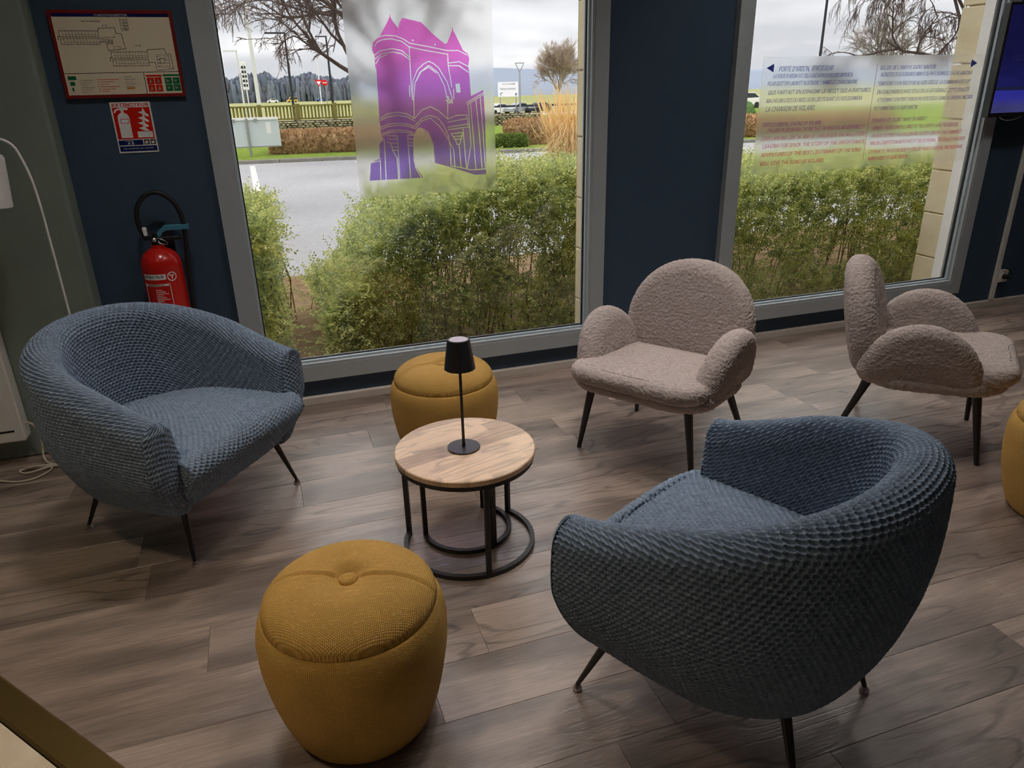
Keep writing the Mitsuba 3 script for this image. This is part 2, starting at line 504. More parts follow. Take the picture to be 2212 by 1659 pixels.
# ================================================================ window signs
GATE = {"outline":[[0.051,0.077],[0.064,0.157],[0.108,0.175],[0.112,0.24],[0.133,0.26],[0.124,0.284],[0.123,0.326],[0.117,0.346],[0.122,0.361],[0.123,0.401],[0.125,0.487],[0.127,0.559],[0.122,0.576],[0.124,0.615],[0.115,0.642],[0.121,0.669],[0.141,0.688],[0.156,0.699],[0.191,0.75],[0.205,0.774],[0.206,0.783],[0.209,0.783],[0.208,0.774],[0.218,0.755],[0.239,0.728],[0.248,0.752],[0.261,0.77],[0.282,0.766],[0.345,0.753],[0.395,0.706],[0.452,0.662],[0.462,0.668],[0.476,0.695],[0.488,0.72],[0.489,0.731],[0.492,0.731],[0.492,0.72],[0.502,0.704],[0.536,0.636],[0.558,0.622],[0.564,0.599],[0.558,0.57],[0.561,0.539],[0.565,0.437],[0.627,0.463],[0.632,0.326],[0.628,0.075],[0.571,0.075],[0.464,0.113],[0.333,0.154],[0.369,0.144],[0.37,0.214],[0.353,0.263],[0.329,0.291],[0.308,0.307],[0.295,0.302],[0.28,0.278],[0.271,0.243],[0.268,0.157],[0.273,0.132],[0.311,0.076]],"lines":[[[0.134,0.685],[0.156,0.695],[0.18,0.7],[0.228,0.697],[0.264,0.682],[0.287,0.667],[0.366,0.654],[0.463,0.635],[0.511,0.636],[0.555,0.616]],[[0.126,0.655],[0.139,0.672],[0.164,0.682],[0.203,0.686],[0.251,0.675],[0.283,0.652],[0.365,0.636],[0.462,0.62]],[[0.124,0.62],[0.151,0.637],[0.206,0.646],[0.248,0.637],[0.286,0.607]],[[0.125,0.604],[0.153,0.624],[0.205,0.632],[0.247,0.624],[0.285,0.597]],[[0.126,0.584],[0.145,0.609],[0.18,0.621]],[[0.284,0.655],[0.283,0.596],[0.281,0.5],[0.282,0.431]],[[0.294,0.466],[0.288,0.428],[0.285,0.348]],[[0.283,0.429],[0.284,0.466],[0.291,0.512],[0.316,0.557],[0.343,0.579],[0.369,0.592],[0.393,0.581],[0.417,0.561],[0.452,0.503],[0.471,0.438],[0.473,0.41]],[[0.292,0.451],[0.299,0.5],[0.325,0.545],[0.369,0.574],[0.41,0.544],[0.438,0.486],[0.447,0.439]],[[0.307,0.511],[0.331,0.548],[0.368,0.567],[0.403,0.541]],[[0.461,0.583],[0.515,0.588],[0.556,0.568]],[[0.461,0.572],[0.514,0.571],[0.557,0.542]],[[0.462,0.62],[0.461,0.577],[0.467,0.532],[0.474,0.479]],[[0.452,0.439],[0.446,0.338]],[[0.119,0.349],[0.158,0.37],[0.208,0.377],[0.252,0.368],[0.287,0.346]],[[0.12,0.34],[0.157,0.357],[0.207,0.363],[0.251,0.355],[0.286,0.335]],[[0.124,0.314],[0.16,0.326],[0.204,0.329],[0.248,0.323],[0.284,0.311]],[[0.125,0.305],[0.159,0.316],[0.204,0.32],[0.248,0.314],[0.282,0.303]],[[0.127,0.284],[0.164,0.296],[0.202,0.299],[0.246,0.293],[0.279,0.283]],[[0.13,0.277],[0.163,0.289],[0.201,0.29],[0.245,0.286],[0.277,0.275]],[[0.287,0.346],[0.323,0.382],[0.365,0.397],[0.406,0.375],[0.446,0.338]],[[0.287,0.317],[0.32,0.345],[0.36,0.358],[0.398,0.346],[0.422,0.315],[0.445,0.266],[0.452,0.204],[0.451,0.123]],[[0.286,0.302],[0.319,0.334],[0.36,0.347],[0.402,0.31],[0.432,0.266],[0.467,0.203],[0.471,0.116]],[[0.311,0.304],[0.342,0.285],[0.36,0.239],[0.359,0.145]],[[0.323,0.299],[0.348,0.282],[0.368,0.232],[0.369,0.145]],[[0.446,0.338],[0.49,0.354],[0.54,0.354]],[[0.446,0.325],[0.542,0.338]],[[0.446,0.302],[0.548,0.314]],[[0.447,0.291],[0.548,0.3]],[[0.54,0.354],[0.548,0.298]],[[0.459,0.272],[0.519,0.275],[0.504,0.239],[0.5,0.224],[0.486,0.222],[0.481,0.24],[0.459,0.272]],[[0.468,0.259],[0.513,0.26]],[[0.478,0.246],[0.506,0.246]],[[0.542,0.408],[0.627,0.451]],[[0.545,0.4],[0.628,0.443]],[[0.55,0.4],[0.553,0.292],[0.556,0.218],[0.532,0.109]],[[0.562,0.403],[0.569,0.267],[0.576,0.101]],[[0.589,0.419],[0.6,0.266],[0.608,0.105]],[[0.611,0.43],[0.62,0.265],[0.624,0.101]],[[0.451,0.123],[0.498,0.114],[0.552,0.099],[0.626,0.1]],[[0.496,0.222],[0.501,0.114]],[[0.519,0.293],[0.528,0.11]],[[0.136,0.26],[0.129,0.075]],[[0.109,0.174],[0.104,0.075]],[[0.15,0.275],[0.2,0.273],[0.198,0.21],[0.194,0.076]],[[0.147,0.248],[0.165,0.238],[0.175,0.199],[0.189,0.174],[0.189,0.076]],[[0.155,0.259],[0.199,0.258]],[[0.163,0.241],[0.198,0.238]],[[0.167,0.224],[0.198,0.222]],[[0.173,0.211],[0.199,0.208]],[[0.276,0.272],[0.248,0.274],[0.247,0.225],[0.248,0.079]],[[0.25,0.259],[0.274,0.255]],[[0.25,0.242],[0.271,0.238]],[[0.251,0.228],[0.269,0.225]],[[0.272,0.489],[0.271,0.443]],[[0.481,0.47],[0.481,0.429]],[[0.445,0.438],[0.473,0.408]],[[0.441,0.424],[0.463,0.408]],[[0.447,0.415],[0.458,0.436]],[[0.457,0.408],[0.471,0.427]],[[0.064,0.157],[0.107,0.165]],[[0.273,0.129],[0.301,0.075]]],"win":[[0.492,0.493],[0.513,0.495],[0.515,0.455],[0.495,0.454]],"dots":[[0.303,0.679],[0.404,0.661]]}
SY = 3.592
t = thing('gate_sign', 'frosted acrylic window panel printed with a magenta and violet medieval gate', 'sign')
ox, oz = 0.456, 1.015
z = thing_sheet = add(t + '__sheet', bx(ox, ox + 0.681, SY - 0.001, SY + 0.001, oz, 2.28), 'm_frost')
out = Polygon(GATE['outline']).buffer(0)
cuts = unary_union([LineString(l).buffer(0.0021, quad_segs=2) for l in GATE['lines']] + [Polygon(GATE['win'])] + [shapely.Point(d).buffer(0.004, quad_segs=3) for d in GATE['dots']])
g = shapely.affinity.translate(out.difference(cuts), ox, oz)
ms = []
for q in getattr(g, 'geoms', [g]):
    v, f = trimesh.creation.triangulate_polygon(q.simplify(0.0004), engine='earcut')
    ms.append(trimesh.Trimesh(np.c_[v[:, 0], np.full(len(v), SY - 0.0022), v[:, 1]], f, process=False))
add(t + '__gate_print', cat(ms), 'm_gate')
labels[t + '__gate_print'] = {'label': 'magenta to violet print of a towered gate'}

LINES = [
("PORTE D'ARDON,",0.104,0.534,0.305),
('DEPART DE ROLAND',0.318,0.536,0.461),
("LA PORTE D'ARDON FUT CELLE QUE LE PREUX ROLAND EMPRUNTA",0.074,0.501,0.602),
("POUR QUITTER LAON ET REJOINDRE L'ARMEE DE CHARLEMAGNE",0.040,0.464,0.642),
('QUI PARTAIT EN ESPAGNE LE RÉCIT DES AVENTURES',0.050,0.419,0.744),
('MALHEUREUSES DU MEILLEUR LIEUTENANT DU ROI DONNERA',0.043,0.377,0.693),
('LA CHANSON DE ROLAND.',0.045,0.332,0.375),
("PORTE D'ARDON, LEAVING OF ROLAND",0.035,0.253,0.427),
('THE DOOR OF ARDON WAS THE ONE THAT THE BRAVE ROLAND BORROWED TO',0.068,0.222,0.743),
('LEAVE LAON AND JOIN THE ARMY OF CHARLEMAGNE WHO WAS LEAVING',0.038,0.181,0.755),
('LEAVING FOR SPAIN. THE STORY OF THE UNFORTUNATE',0.050,0.139,0.757),
('ADVENTURES OF THE BEST LIEUTENANT OF THE KING',0.045,0.093,0.738),
('WILL GIVE THE SONG OF ROLAND.',0.042,0.046,0.484),
("EGLISE DE L'ABBAYE SAINT MARTIN",0.792,0.534,1.194),
("AUTREFOIS PLUS PUISSANTE ABBAYE DU PAYS LAONNOIS, L'EGLISE ABBATIALE",0.801,0.498,1.487),
("TÉMOIGNE D'UN ÂGE D'OR AU XIIE SIÈCLE. LA COMMUNAUTÉ FUT",0.788,0.450,1.482),
('EN CONCURRENCE AVEC CELLE DE LA CATHÉDRALE. CETTE RIVALITÉ',0.795,0.405,1.489),
("ATTEIGNANT SON POINT D'ORGUE AU XVIIE SIÈCLE QUAND LE CARDINAL MAZARIN",0.804,0.362,1.526),
('FUT NOMMÉ ABBÉ DE SAINT MARTIN.',0.792,0.317,1.114),
('CHURCH OF SAINT MARTIN ABBEY',0.791,0.251,1.199),
('FORMERLY MORE POWERFUL ABBEY OF THE COUNTRY LAON, THE ABBATIAL',0.803,0.208,1.456),
('CHURCH TESTIFIES TO A GOLDEN AGE IN XIITH CENTURY. THE COMMUNITY',0.804,0.165,1.500),
('WAS IN COMPETITION WITH THAT OF THE CATHEDRAL. THIS RIVALRY REACHED',0.802,0.124,1.531),
('ITS PEAK IN THE SEVENTEENTH CENTURY WHEN CARDINAL MAZARIN WAS',0.802,0.076,1.523),
('NAMED ABBOT OF SAINT MARTIN.',0.804,0.037,1.107),
]
t = thing('text_sign', 'frosted acrylic window panel with two columns of violet and red text', 'sign')
ox, oz = 2.652, 0.999
add(t + '__sheet', bx(ox, 4.215, SY - 0.001, SY + 0.001, oz, 1.608), 'm_frost')
ms = []
for s, x0, z0, x1 in LINES:
    hgt = 0.026 if x1 - x0 < 0.5 and len(s) < 24 else 0.021
    ms.append(words(s, ox + x0, oz + z0, x1 - x0, hgt, SY - 0.0015, 0.0006, 0.18))
ms.append(bx(ox + 0.766, ox + 0.768, SY - 0.0022, SY - 0.0015, oz + 0.05, oz + 0.562))
add(t + '__lettering', cat(ms), 'm_sign_text')
add(t + '__arrow', flat(Polygon([(ox + 0.024, oz + 0.553), (ox + 0.070, oz + 0.574), (ox + 0.070, oz + 0.532)]), SY - 0.0015), 'm_arrow')
add(t + '__arrow', flat(Polygon([(ox + 1.511, oz + 0.560), (ox + 1.465, oz + 0.580), (ox + 1.465, oz + 0.538)]), SY - 0.0015), 'm_arrow')

# ================================================================ left wall: plan, sign, extinguisher
t = thing('evacuation_plan', 'red framed evacuation plan with floor drawings on the blue wall', 'sign')
x0, x1, z0, z1 = -0.680, -0.232, 1.484, 1.806
PY = YW - 0.014
add(t + '__frame', ring(x0, x1, z0, z1, 0.012, PY - 0.004, YW), 'm_red_frame')
add(t + '__sheet', bx(x0 + 0.011, x1 - 0.011, PY, YW - 0.001, z0 + 0.011, z1 - 0.011), 'm_paper')
ex, ez = -0.669, 1.495
P = lambda pts: [(ex + a, ez + b) for a, b in pts]
L = []
def ln(pts, wd=0.0011): L.append(LineString(P(pts)).buffer(wd / 2, cap_style=3, join_style=2))
def wing(xa, xb, zt, zb, n):
    h = zt - zb
    for za, zc in ((zt, zt - h * 0.44), (zb + h * 0.44, zb)):
        ln([(xa, za), (xb, za), (xb, zc), (xa, zc), (xa, za)], 0.0016)
        for i in range(1, n):
            xx = xa + (xb - xa) * i / n
            ln([(xx, za), (xx, zc)], 0.001)
            ln([(xx + 0.003, (za * 0.35 + zc * 0.65)), (xx + 0.006, (za * 0.35 + zc * 0.65))], 0.0018)
    ln([(xa - 0.007, zb + h * 0.35), (xa - 0.007, zb + h * 0.6), (xa, zb + h * 0.6)], 0.002)
wing(0.016, 0.154, 0.237, 0.188, 12)
ln([(0.154, 0.236), (0.16, 0.246), (0.217, 0.248), (0.218, 0.228), (0.237, 0.227), (0.243, 0.171), (0.20, 0.167), (0.178, 0.165), (0.175, 0.198), (0.155, 0.196)], 0.0018)
ln([(0.178, 0.213), (0.212, 0.213), (0.212, 0.222)]); ln([(0.2, 0.168), (0.2, 0.18), (0.225, 0.18), (0.225, 0.17)]); ln([(0.175, 0.247), (0.175, 0.257), (0.19, 0.257), (0.19, 0.248)])
for i in range(5):
    ln([(0.160 + i * 0.005, 0.198), (0.160 + i * 0.005, 0.214)], 0.001)
    ln([(0.180 + i * 0.005, 0.188), (0.180 + i * 0.005, 0.206)], 0.002)
ln([(0.241, 0.284), (0.241, 0.238), (0.268, 0.238), (0.268, 0.284)], 0.0014)
for i in range(4): ln([(0.243, 0.246 + i * 0.01), (0.266, 0.243 + i * 0.011)], 0.0016); ln([(0.250 + i * 0.004, 0.24), (0.252 + i * 0.004, 0.272)], 0.001)
wing(0.186, 0.319, 0.160, 0.108, 12)
ln([(0.319, 0.161), (0.321, 0.168), (0.385, 0.170), (0.390, 0.152), (0.406, 0.150), (0.407, 0.094), (0.345, 0.090), (0.343, 0.120), (0.32, 0.120)], 0.0018)
ln([(0.352, 0.148), (0.398, 0.146), (0.398, 0.1), (0.352, 0.1), (0.352, 0.148)]); ln([(0.362, 0.134), (0.380, 0.134), (0.380, 0.116), (0.362, 0.116), (0.362, 0.134)], 0.002)
for i in range(4): ln([(0.352, 0.104 + i * 0.012), (0.362, 0.106 + i * 0.012)], 0.0016); ln([(0.384, 0.106 + i * 0.011), (0.397, 0.104 + i * 0.012)], 0.0013)
ln([(0.002, 0.082), (0.424, 0.084)], 0.002); ln([(0.291, 0.083), (0.291, 0.002)], 0.0022)
ms = [flat(unary_union(L), PY, 0.0008)]
ms += [words('REZ DE CHAUSSEE', ex + 0.103, ez + 0.268, 0.066, 0.006, PY), words('ETAGE', ex + 0.277, ez + 0.180, 0.024, 0.005, PY)]
add(t + '__floor_drawing', cat(ms), 'm_print_black')
add(t + '__header', flat(sbox(ex + 0.002, ez + 0.287, ex + 0.424, ez + 0.299), PY), 'm_print_navy')
add(t + '__header_lettering', words("PLAN D'EVACUATION", ex + 0.153, ez + 0.2895, 0.118, 0.0075, PY - 0.0013), 'm_white')
q = []
for i in range(3):
    q.append(flat(sbox(ex + 0.010 + i * 0.004, ez + 0.058 - i * 0.021, ex + 0.040 - i * 0.008, ez + 0.072 - i * 0.021), PY))
for i in (0, 1):
    for j in (0, 1):
        q.append(flat(sbox(ex + 0.366 + i * 0.030, ez + 0.010 + j * 0.027, ex + 0.393 + i * 0.030, ez + 0.035 + j * 0.027), PY))
q.append(flat(sbox(ex + 0.362, ez + 0.067, ex + 0.424, ez + 0.074), PY))
add(t + '__escape_icons', cat(q), 'm_print_green')
q = []
for i in (0, 1):
    for j in (0, 1):
        q.append(flat(sbox(ex + 0.299 + i * 0.029, ez + 0.009 + j * 0.028, ex + 0.325 + i * 0.029, ez + 0.035 + j * 0.028), PY))
q.append(flat(sbox(ex + 0.297, ez + 0.066, ex + 0.357, ez + 0.073), PY))
for i in range(6): q.append(flat(sbox(ex + 0.115, ez + 0.012 + i * 0.009, ex + 0.118, ez + 0.016 + i * 0.009), PY)); q.append(flat(sbox(ex + 0.124, ez + 0.0125 + i * 0.009, ex + 0.155 + 0.02 * (i % 3), ez + 0.0142 + i * 0.009), PY))
add(t + '__fire_icons', cat(q), 'm_print_red')
q = [flat(sbox(ex + 0.05, ez + 0.010 + i * 0.009, ex + 0.08 + 0.01 * (i % 3), ez + 0.0118 + i * 0.009), PY) for i in range(6)] + [flat(sbox(ex + 0.215, ez + 0.030 + i * 0.009, ex + 0.245 + 0.01 * (i % 2), ez + 0.0318 + i * 0.009), PY) for i in range(5)]
for i in (0, 1):
    for j in (0, 1):
        q += [flat(Polygon([(ex + 0.305 + i * 0.029, ez + 0.013 + j * 0.028), (ex + 0.319 + i * 0.029, ez + 0.016 + j * 0.028), (ex + 0.312 + i * 0.029, ez + 0.031 + j * 0.028)]), PY - 0.001), flat(Polygon([(ex + 0.372 + i * 0.03, ez + 0.016 + j * 0.027), (ex + 0.386 + i * 0.03, ez + 0.022 + j * 0.027), (ex + 0.372 + i * 0.03, ez + 0.029 + j * 0.027)]), PY - 0.001)]
add(t + '__legend_print', cat(q), 'm_print_grey')
labels[t + '__legend_print'] = {'kind': 'stuff'}
add(t + '__logo', flat(sbox(ex + 0.218, ez + 0.020, ex + 0.248, ez + 0.027), PY), 'm_print_ochre')

t = thing('extinguisher_sign', 'red and white extinguisher sign with flames pictogram under the plan', 'sign')
x0, x1, z0, z1 = -0.531, -0.378, 1.265, 1.466
SYE = YW - 0.004
add(t + '__plate', bx(x0, x1, SYE, YW - 0.0005, z0, z1), 'm_white')
wd, hg = x1 - x0, z1 - z0
R = lambda a, b, c, d: sbox(x0 + a * wd, z0 + b * hg, x0 + c * wd, z0 + d * hg)
add(t + '__title_lettering', words('EXTINCTEUR', x0 + 0.05 * wd, z0 + 0.915 * hg, 0.9 * wd, 0.012, SYE, bold=True), 'm_print_red')
def blob(pts): return Polygon([(x0 + a * wd, z0 + b * hg) for a, b in pts])
bottle = unary_union([R(0.13, 0.30, 0.42, 0.70).union(blob([(0.13, 0.70), (0.16, 0.76), (0.22, 0.79), (0.33, 0.79), (0.39, 0.76), (0.42, 0.70)])), R(0.24, 0.78, 0.31, 0.86), blob([(0.22, 0.84), (0.42, 0.85), (0.42, 0.88), (0.30, 0.895), (0.2, 0.885), (0.10, 0.86), (0.06, 0.80), (0.09, 0.79), (0.13, 0.835), (0.22, 0.855)])])
bottle = bottle.difference(R(0.19, 0.585, 0.40, 0.675).difference(R(0.205, 0.595, 0.385, 0.665)))
fl = [blob([(0.60 + dx, 0.78 + dz), (0.70 + dx, 0.74 + dz), (0.80 + dx, 0.70 + dz), (0.86 + dx, 0.69 + dz), (0.86 + dx, 0.73 + dz), (0.80 + dx, 0.76 + dz), (0.74 + dx, 0.87 + dz), (0.72 + dx, 0.80 + dz)]) for dx, dz in ((0.05, 0.02), (0.03, -0.09), (0.0, -0.19), (0.0, -0.29))]
note = R(0.55, 0.30, 0.93, 0.42)
fl = [f.intersection(R(0.5, 0.43, 0.93, 0.89)) for f in fl]
red = R(0.04, 0.275, 0.96, 0.895)
white = unary_union([bottle, note] + fl)
add(t + '__red_panel', flat(red.difference(white), SYE), 'm_print_red')
add(t + '__pictogram', flat(white.intersection(red), SYE, 0.001), 'm_white')
add(t + '__class_panel', flat(R(0.03, 0.155, 0.64, 0.255).union(R(0.03, 0.03, 0.97, 0.135)), SYE), 'm_print_navy')
add(t + '__class_lettering', cat(words('CLASSES', x0 + 0.2 * wd, z0 + 0.222 * hg, 0.2 * wd, 0.0045, SYE - 0.0013), words('A B', x0 + 0.25 * wd, z0 + 0.168 * hg, 0.16 * wd, 0.0085, SYE - 0.0013, bold=True), words('EAU PULVERISEE AVEC ADDITIF', x0 + 0.12 * wd, z0 + 0.075 * hg, 0.76 * wd, 0.0045, SYE - 0.0013)), 'm_white')
ic = []
for a in (0.67, 0.83):
    ic.append(flat(R(a, 0.16, a + 0.13, 0.255), SYE))
add(t + '__class_icons', cat(ic), 'm_print_black')
add(t + '__class_symbols', cat([flat(blob([(a + 0.02, 0.18), (a + 0.09, 0.175), (a + 0.11, 0.21), (a + 0.07, 0.245), (a + 0.05, 0.21), (a + 0.03, 0.235)]), SYE - 0.0013) for a in (0.67, 0.83)]), 'm_white')

t = thing('fire_extinguisher', 'red fire extinguisher with blue lever hanging on the dark blue wall', 'fire extinguisher')
ecx, ecy, er = -0.447, 3.487, 0.083
body = lathe([(0, 0.34), (0.06, 0.34), (er, 0.36), (er, 0.80), (er - 0.004, 0.825), (er - 0.016, 0.85), (er - 0.038, 0.868), (0.028, 0.876), (0.026, 0.89), (0, 0.89)], 56)
add(t + '__cylinder', move(body, (ecx, ecy, 0)), 'm_red_paint', smooth=35)
valve = cat(move(lathe([(0, 0.888), (0.021, 0.888), (0.021, 0.915), (0.016, 0.918), (0.016, 0.94), (0, 0.94)], 24), (ecx, ecy, 0)), bev(ecx - 0.014, ecx + 0.10, ecy - 0.012, ecy + 0.012, 0.905, 0.922, 0.003), bev(ecx - 0.05, ecx + 0.012, ecy - 0.01, ecy + 0.01, 0.912, 0.932, 0.003))
add(t + '__valve', valve, 'm_black_rubber')
lev = Polygon([(-0.008, 0.925), (0.018, 0.924), (0.030, 0.940), (0.046, 0.949), (0.138, 0.949), (0.138, 0.968), (0.040, 0.969), (0.012, 0.945)])
m = trimesh.creation.extrude_polygon(lev, 0.026, engine='earcut')
v = m.vertices
m.vertices = np.c_[ecx + v[:, 0], ecy - 0.013 + v[:, 2], v[:, 1]]
m.fix_normals()
add(t + '__lever', m, 'm_blue_lever')
add(t + '__cap', move(lathe([(0, 0.932), (0.0105, 0.932), (0.0105, 0.962), (0.008, 0.966), (0, 0.966)], 18), (ecx - 0.040, ecy, 0)), 'm_white')
add(t + '__gauge', move(lathe([(0, -0.008), (0.009, -0.008), (0.010, 0.004), (0.007, 0.008), (0, 0.008)], 16), (ecx - 0.006, ecy - 0.022, 0.915)), 'm_chrome')
add(t + '__safety_pin', tube(spline([(ecx + 0.005, ecy - 0.015, 0.918), (ecx + 0.03, ecy - 0.03, 0.912), (ecx + 0.045, ecy - 0.03, 0.895), (ecx + 0.03, ecy - 0.028, 0.893), (ecx + 0.012, ecy - 0.02, 0.912)], 24), 0.0012, 6), 'm_chrome')
add(t + '__hose', tube(spline([(ecx - 0.045, ecy, 0.93), (ecx - 0.058, ecy, 1.0), (ecx - 0.035, ecy + 0.005, 1.075), (ecx + 0.022, ecy + 0.01, 1.108), (ecx + 0.09, ecy + 0.01, 1.07), (ecx + 0.118, ecy + 0.005, 0.98), (ecx + 0.112, ecy, 0.85), (ecx + 0.10, ecy, 0.70), (ecx + 0.098, ecy, 0.52)], 60), 0.010, 10), 'm_black_rubber', smooth=True)
add(t + '__bracket', cat(bev(ecx + 0.02, ecx + 0.06, ecy + 0.06, YW, 0.80, 0.95, 0.003), bev(ecx - 0.03, ecx + 0.03, ecy + 0.082, YW, 0.40, 0.82, 0.003)), 'm_black_rubber')


def wrap(poly_mesh, r):
    """Bends a flat print (x = arc length around the front, z) round the extinguisher."""
    m = poly_mesh.copy()
    v = m.vertices
    a = v[:, 0] / er
    rr = r + (-(v[:, 1])) * 1.0
    m.vertices = np.c_[ecx + rr * np.sin(a), ecy - rr * np.cos(a), v[:, 2]]
    return m


def band(xa, xb, za, zb, n=14):
    xs_ = np.linspace(xa, xb, n)
    return cat([flat(sbox(p, za, q, zb), 0.0, 0.0004) for p, q in zip(xs_[:-1], xs_[1:])])


def fine(m): return trimesh.Trimesh(*trimesh.remesh.subdivide_to_size(m.vertices, m.faces, 0.008), process=False)
SH = -0.035
prints = [band(-0.05 + SH, 0.052 + SH, 0.752, 0.776), band(-0.05 + SH, 0.058 + SH, 0.724, 0.733), band(-0.05 + SH, -0.045 + SH, 0.60, 0.74, 2), band(0.062 + SH, 0.0645 + SH, 0.58, 0.735, 2), band(-0.05 + SH, 0.03 + SH, 0.585, 0.598), band(0.0 + SH, 0.012 + SH, 0.612, 0.632, 3), band(0.03 + SH, 0.045 + SH, 0.612, 0.634, 3)]
prints += [band(0.0 + SH, 0.028 + 0.012 * (i % 3) + SH, 0.706 - i * 0.0085, 0.7085 - i * 0.0085, 6) for i in range(7)]
c = shapely.Point(0.078 + SH, 0.762).buffer(0.020).difference(shapely.Point(0.078 + SH, 0.762).buffer(0.0165)).union(LineString([(0.078 + SH, 0.752), (0.078 + SH, 0.762), (0.070 + SH, 0.770)]).buffer(0.0022)).union(LineString([(0.078 + SH, 0.762), (0.086 + SH, 0.770)]).buffer(0.0022))
prints.append(fine(flat(c, 0.0, 0.0004)))
add(t + '__label_print', wrap(cat(prints), er), 'm_white')
add(t + '__label_lettering', wrap(cat(fine(words('EXTINCTEUR', -0.044 + SH, 0.759, 0.088, 0.011, -0.0005, 0.0004, bold=True)), fine(words('PRIMA', -0.030 + SH, 0.7255, 0.07, 0.0065, -0.0005, 0.0004, 0.2, bold=True))), er), 'm_print_black')

# wall heater with cable, arc floor lamp
t = thing('wall_heater', 'white electric wall heater cut off at the left edge', 'heater')
add(t + '__casing', cat(bev(-1.9, -1.101, 3.36, 3.442, 0.118, 0.60, 0.006)), 'm_white_plastic')
add(t + '__air_slot', bx(-1.86, -1.135, 3.3585, 3.365, 0.166, 0.174), 'm_black_rubber')
t = thing('heater_cable', 'beige coiled cable hanging from the wall heater to the floor', 'cable')
add(t, tube(spline([(-1.104, 3.40, 0.19), (-1.075, 3.40, 0.175), (-1.055, 3.39, 0.12), (-1.06, 3.38, 0.05), (-1.045, 3.345, 0.012), (-0.99, 3.30, 0.006), (-1.06, 3.30, 0.012), (-1.14, 3.30, 0.006), (-1.12, 3.275, 0.006), (-1.03, 3.285, 0.012), (-0.995, 3.305, 0.008), (-1.05, 3.30, 0.018), (-1.12, 3.31, 0.012), (-1.02, 3.30, 0.006), (-1.03, 3.24, 0.006), (-1.09, 3.20, 0.005), (-1.16, 3.215, 0.005), (-1.30, 3.30, 0.005)], 160), 0.0045), 'm_cable', smooth=True)
t = thing('floor_lamp', 'slim white arc floor lamp standing behind the left blue armchair', 'lamp')
ly = 3.2
add(t + '__base', move(lathe([(0, 0), (0.12, 0), (0.12, 0.012), (0.115, 0.016), (0.0, 0.018)], 40), (-0.777, ly, 0)), 'm_white', smooth=35)
add(t + '__pole', tube(spline([(-0.777, ly, 0.01), (-0.777, ly, 0.6), (-0.778, ly, 1.03), (-0.781, ly, 1.16), (-0.790, ly, 1.245), (-0.801, ly, 1.293), (-0.820, ly, 1.338), (-0.851, ly, 1.358), (-0.885, ly, 1.366), (-0.912, ly, 1.355), (-0.923, ly, 1.33), (-0.923, ly, 1.312)], 90), 0.0045, 10), 'm_white', smooth=True)
sh = lathe([(0.0, 0.187), (0.02, 0.187), (0.064, 0.183), (0.070, 0.172), (0.077, 0.0), (0.075, 0.0), (0.067, 0.168), (0.0, 0.176)], 40)
sh.apply_transform(trimesh.transformations.rotation_matrix(math.radians(7), [0, 1, 0]))
add(t + '__shade', move(sh, (-0.945, ly, 1.128)), 'm_white', smooth=35)
add(t + '__bulb', move(trimesh.creation.icosphere(2, 0.028), (-0.932, ly, 1.23)), 'm_shade_in', smooth=True)

# television
t = thing('television', 'black framed television with a blue screen at the upper right', 'television')
tx0, tz0, ty = 4.207, 1.255, 3.48
add(t + '__casing', bev(tx0, tx0 + 1.05, ty, ty + 0.045, tz0, tz0 + 0.62, 0.004), 'm_lamp_black')
add(t + '__mount', bx(tx0 + 0.6, tx0 + 0.9, ty + 0.044, YW, tz0 + 0.2, tz0 + 0.45), 'm_black_metal')


def tv_col(p, n, uv):
    s, z_ = uv.x * 1.022 + .014, uv.y * .582 + .024
    base = mix((0.012, 0.013, 0.11), (0.006, 0.006, 0.05), smoothstep(0.10, 0.4, z_))
    low = mix((0.05, 0.05, 0.19), (0.03, 0.03, 0.30), smoothstep(0.05, 0.12, z_))
    c = dr.select(z_ < 0.15, low, base)
    c = dr.select((z_ > 0.150) & (z_ < 0.170), mi.Color3f(0.012, 0.014, 0.05), c)
    return c * 0.16 * (0.85 + 0.3 * fbm(s * 9, z_ * 20, 1.0, 2))


scene['m_tv'] = {'type': 'diffuse', 'reflectance': rgb((0.01, 0.01, 0.012))}
add(t + '__screen', trimesh.Trimesh([[tx0 + 0.014, ty - 0.0006, tz0 + 0.024], [tx0 + 1.036, ty - 0.0006, tz0 + 0.024], [tx0 + 1.036, ty - 0.0006, tz0 + 0.606], [tx0 + 0.014, ty - 0.0006, tz0 + 0.606]], [[0, 1, 2], [0, 2, 3]], process=False), 'm_tv', uv=np.array([[0, 0], [1, 0], [1, 1], [0, 1.0]]), emitter={'type': 'area', 'radiance': mikit.proc(tv_col)})
scene['m_tv_text'] = diff(lin(90, 90, 160))
add(t + '__screen_lettering', cat(words('LES', tx0 + 0.10, tz0 + 0.315, 0.07, 0.028, ty - 0.001)), 'm_tv_text')
add(t + '__cable', tube(spline([(tx0 + 0.12, ty + 0.03, tz0 + 0.005), (tx0 + 0.17, ty + 0.03, tz0 - 0.018), (tx0 + 0.24, ty + 0.03, tz0 - 0.02), (tx0 + 0.33, ty + 0.03, tz0 + 0.005)], 24), 0.003), 'm_white')

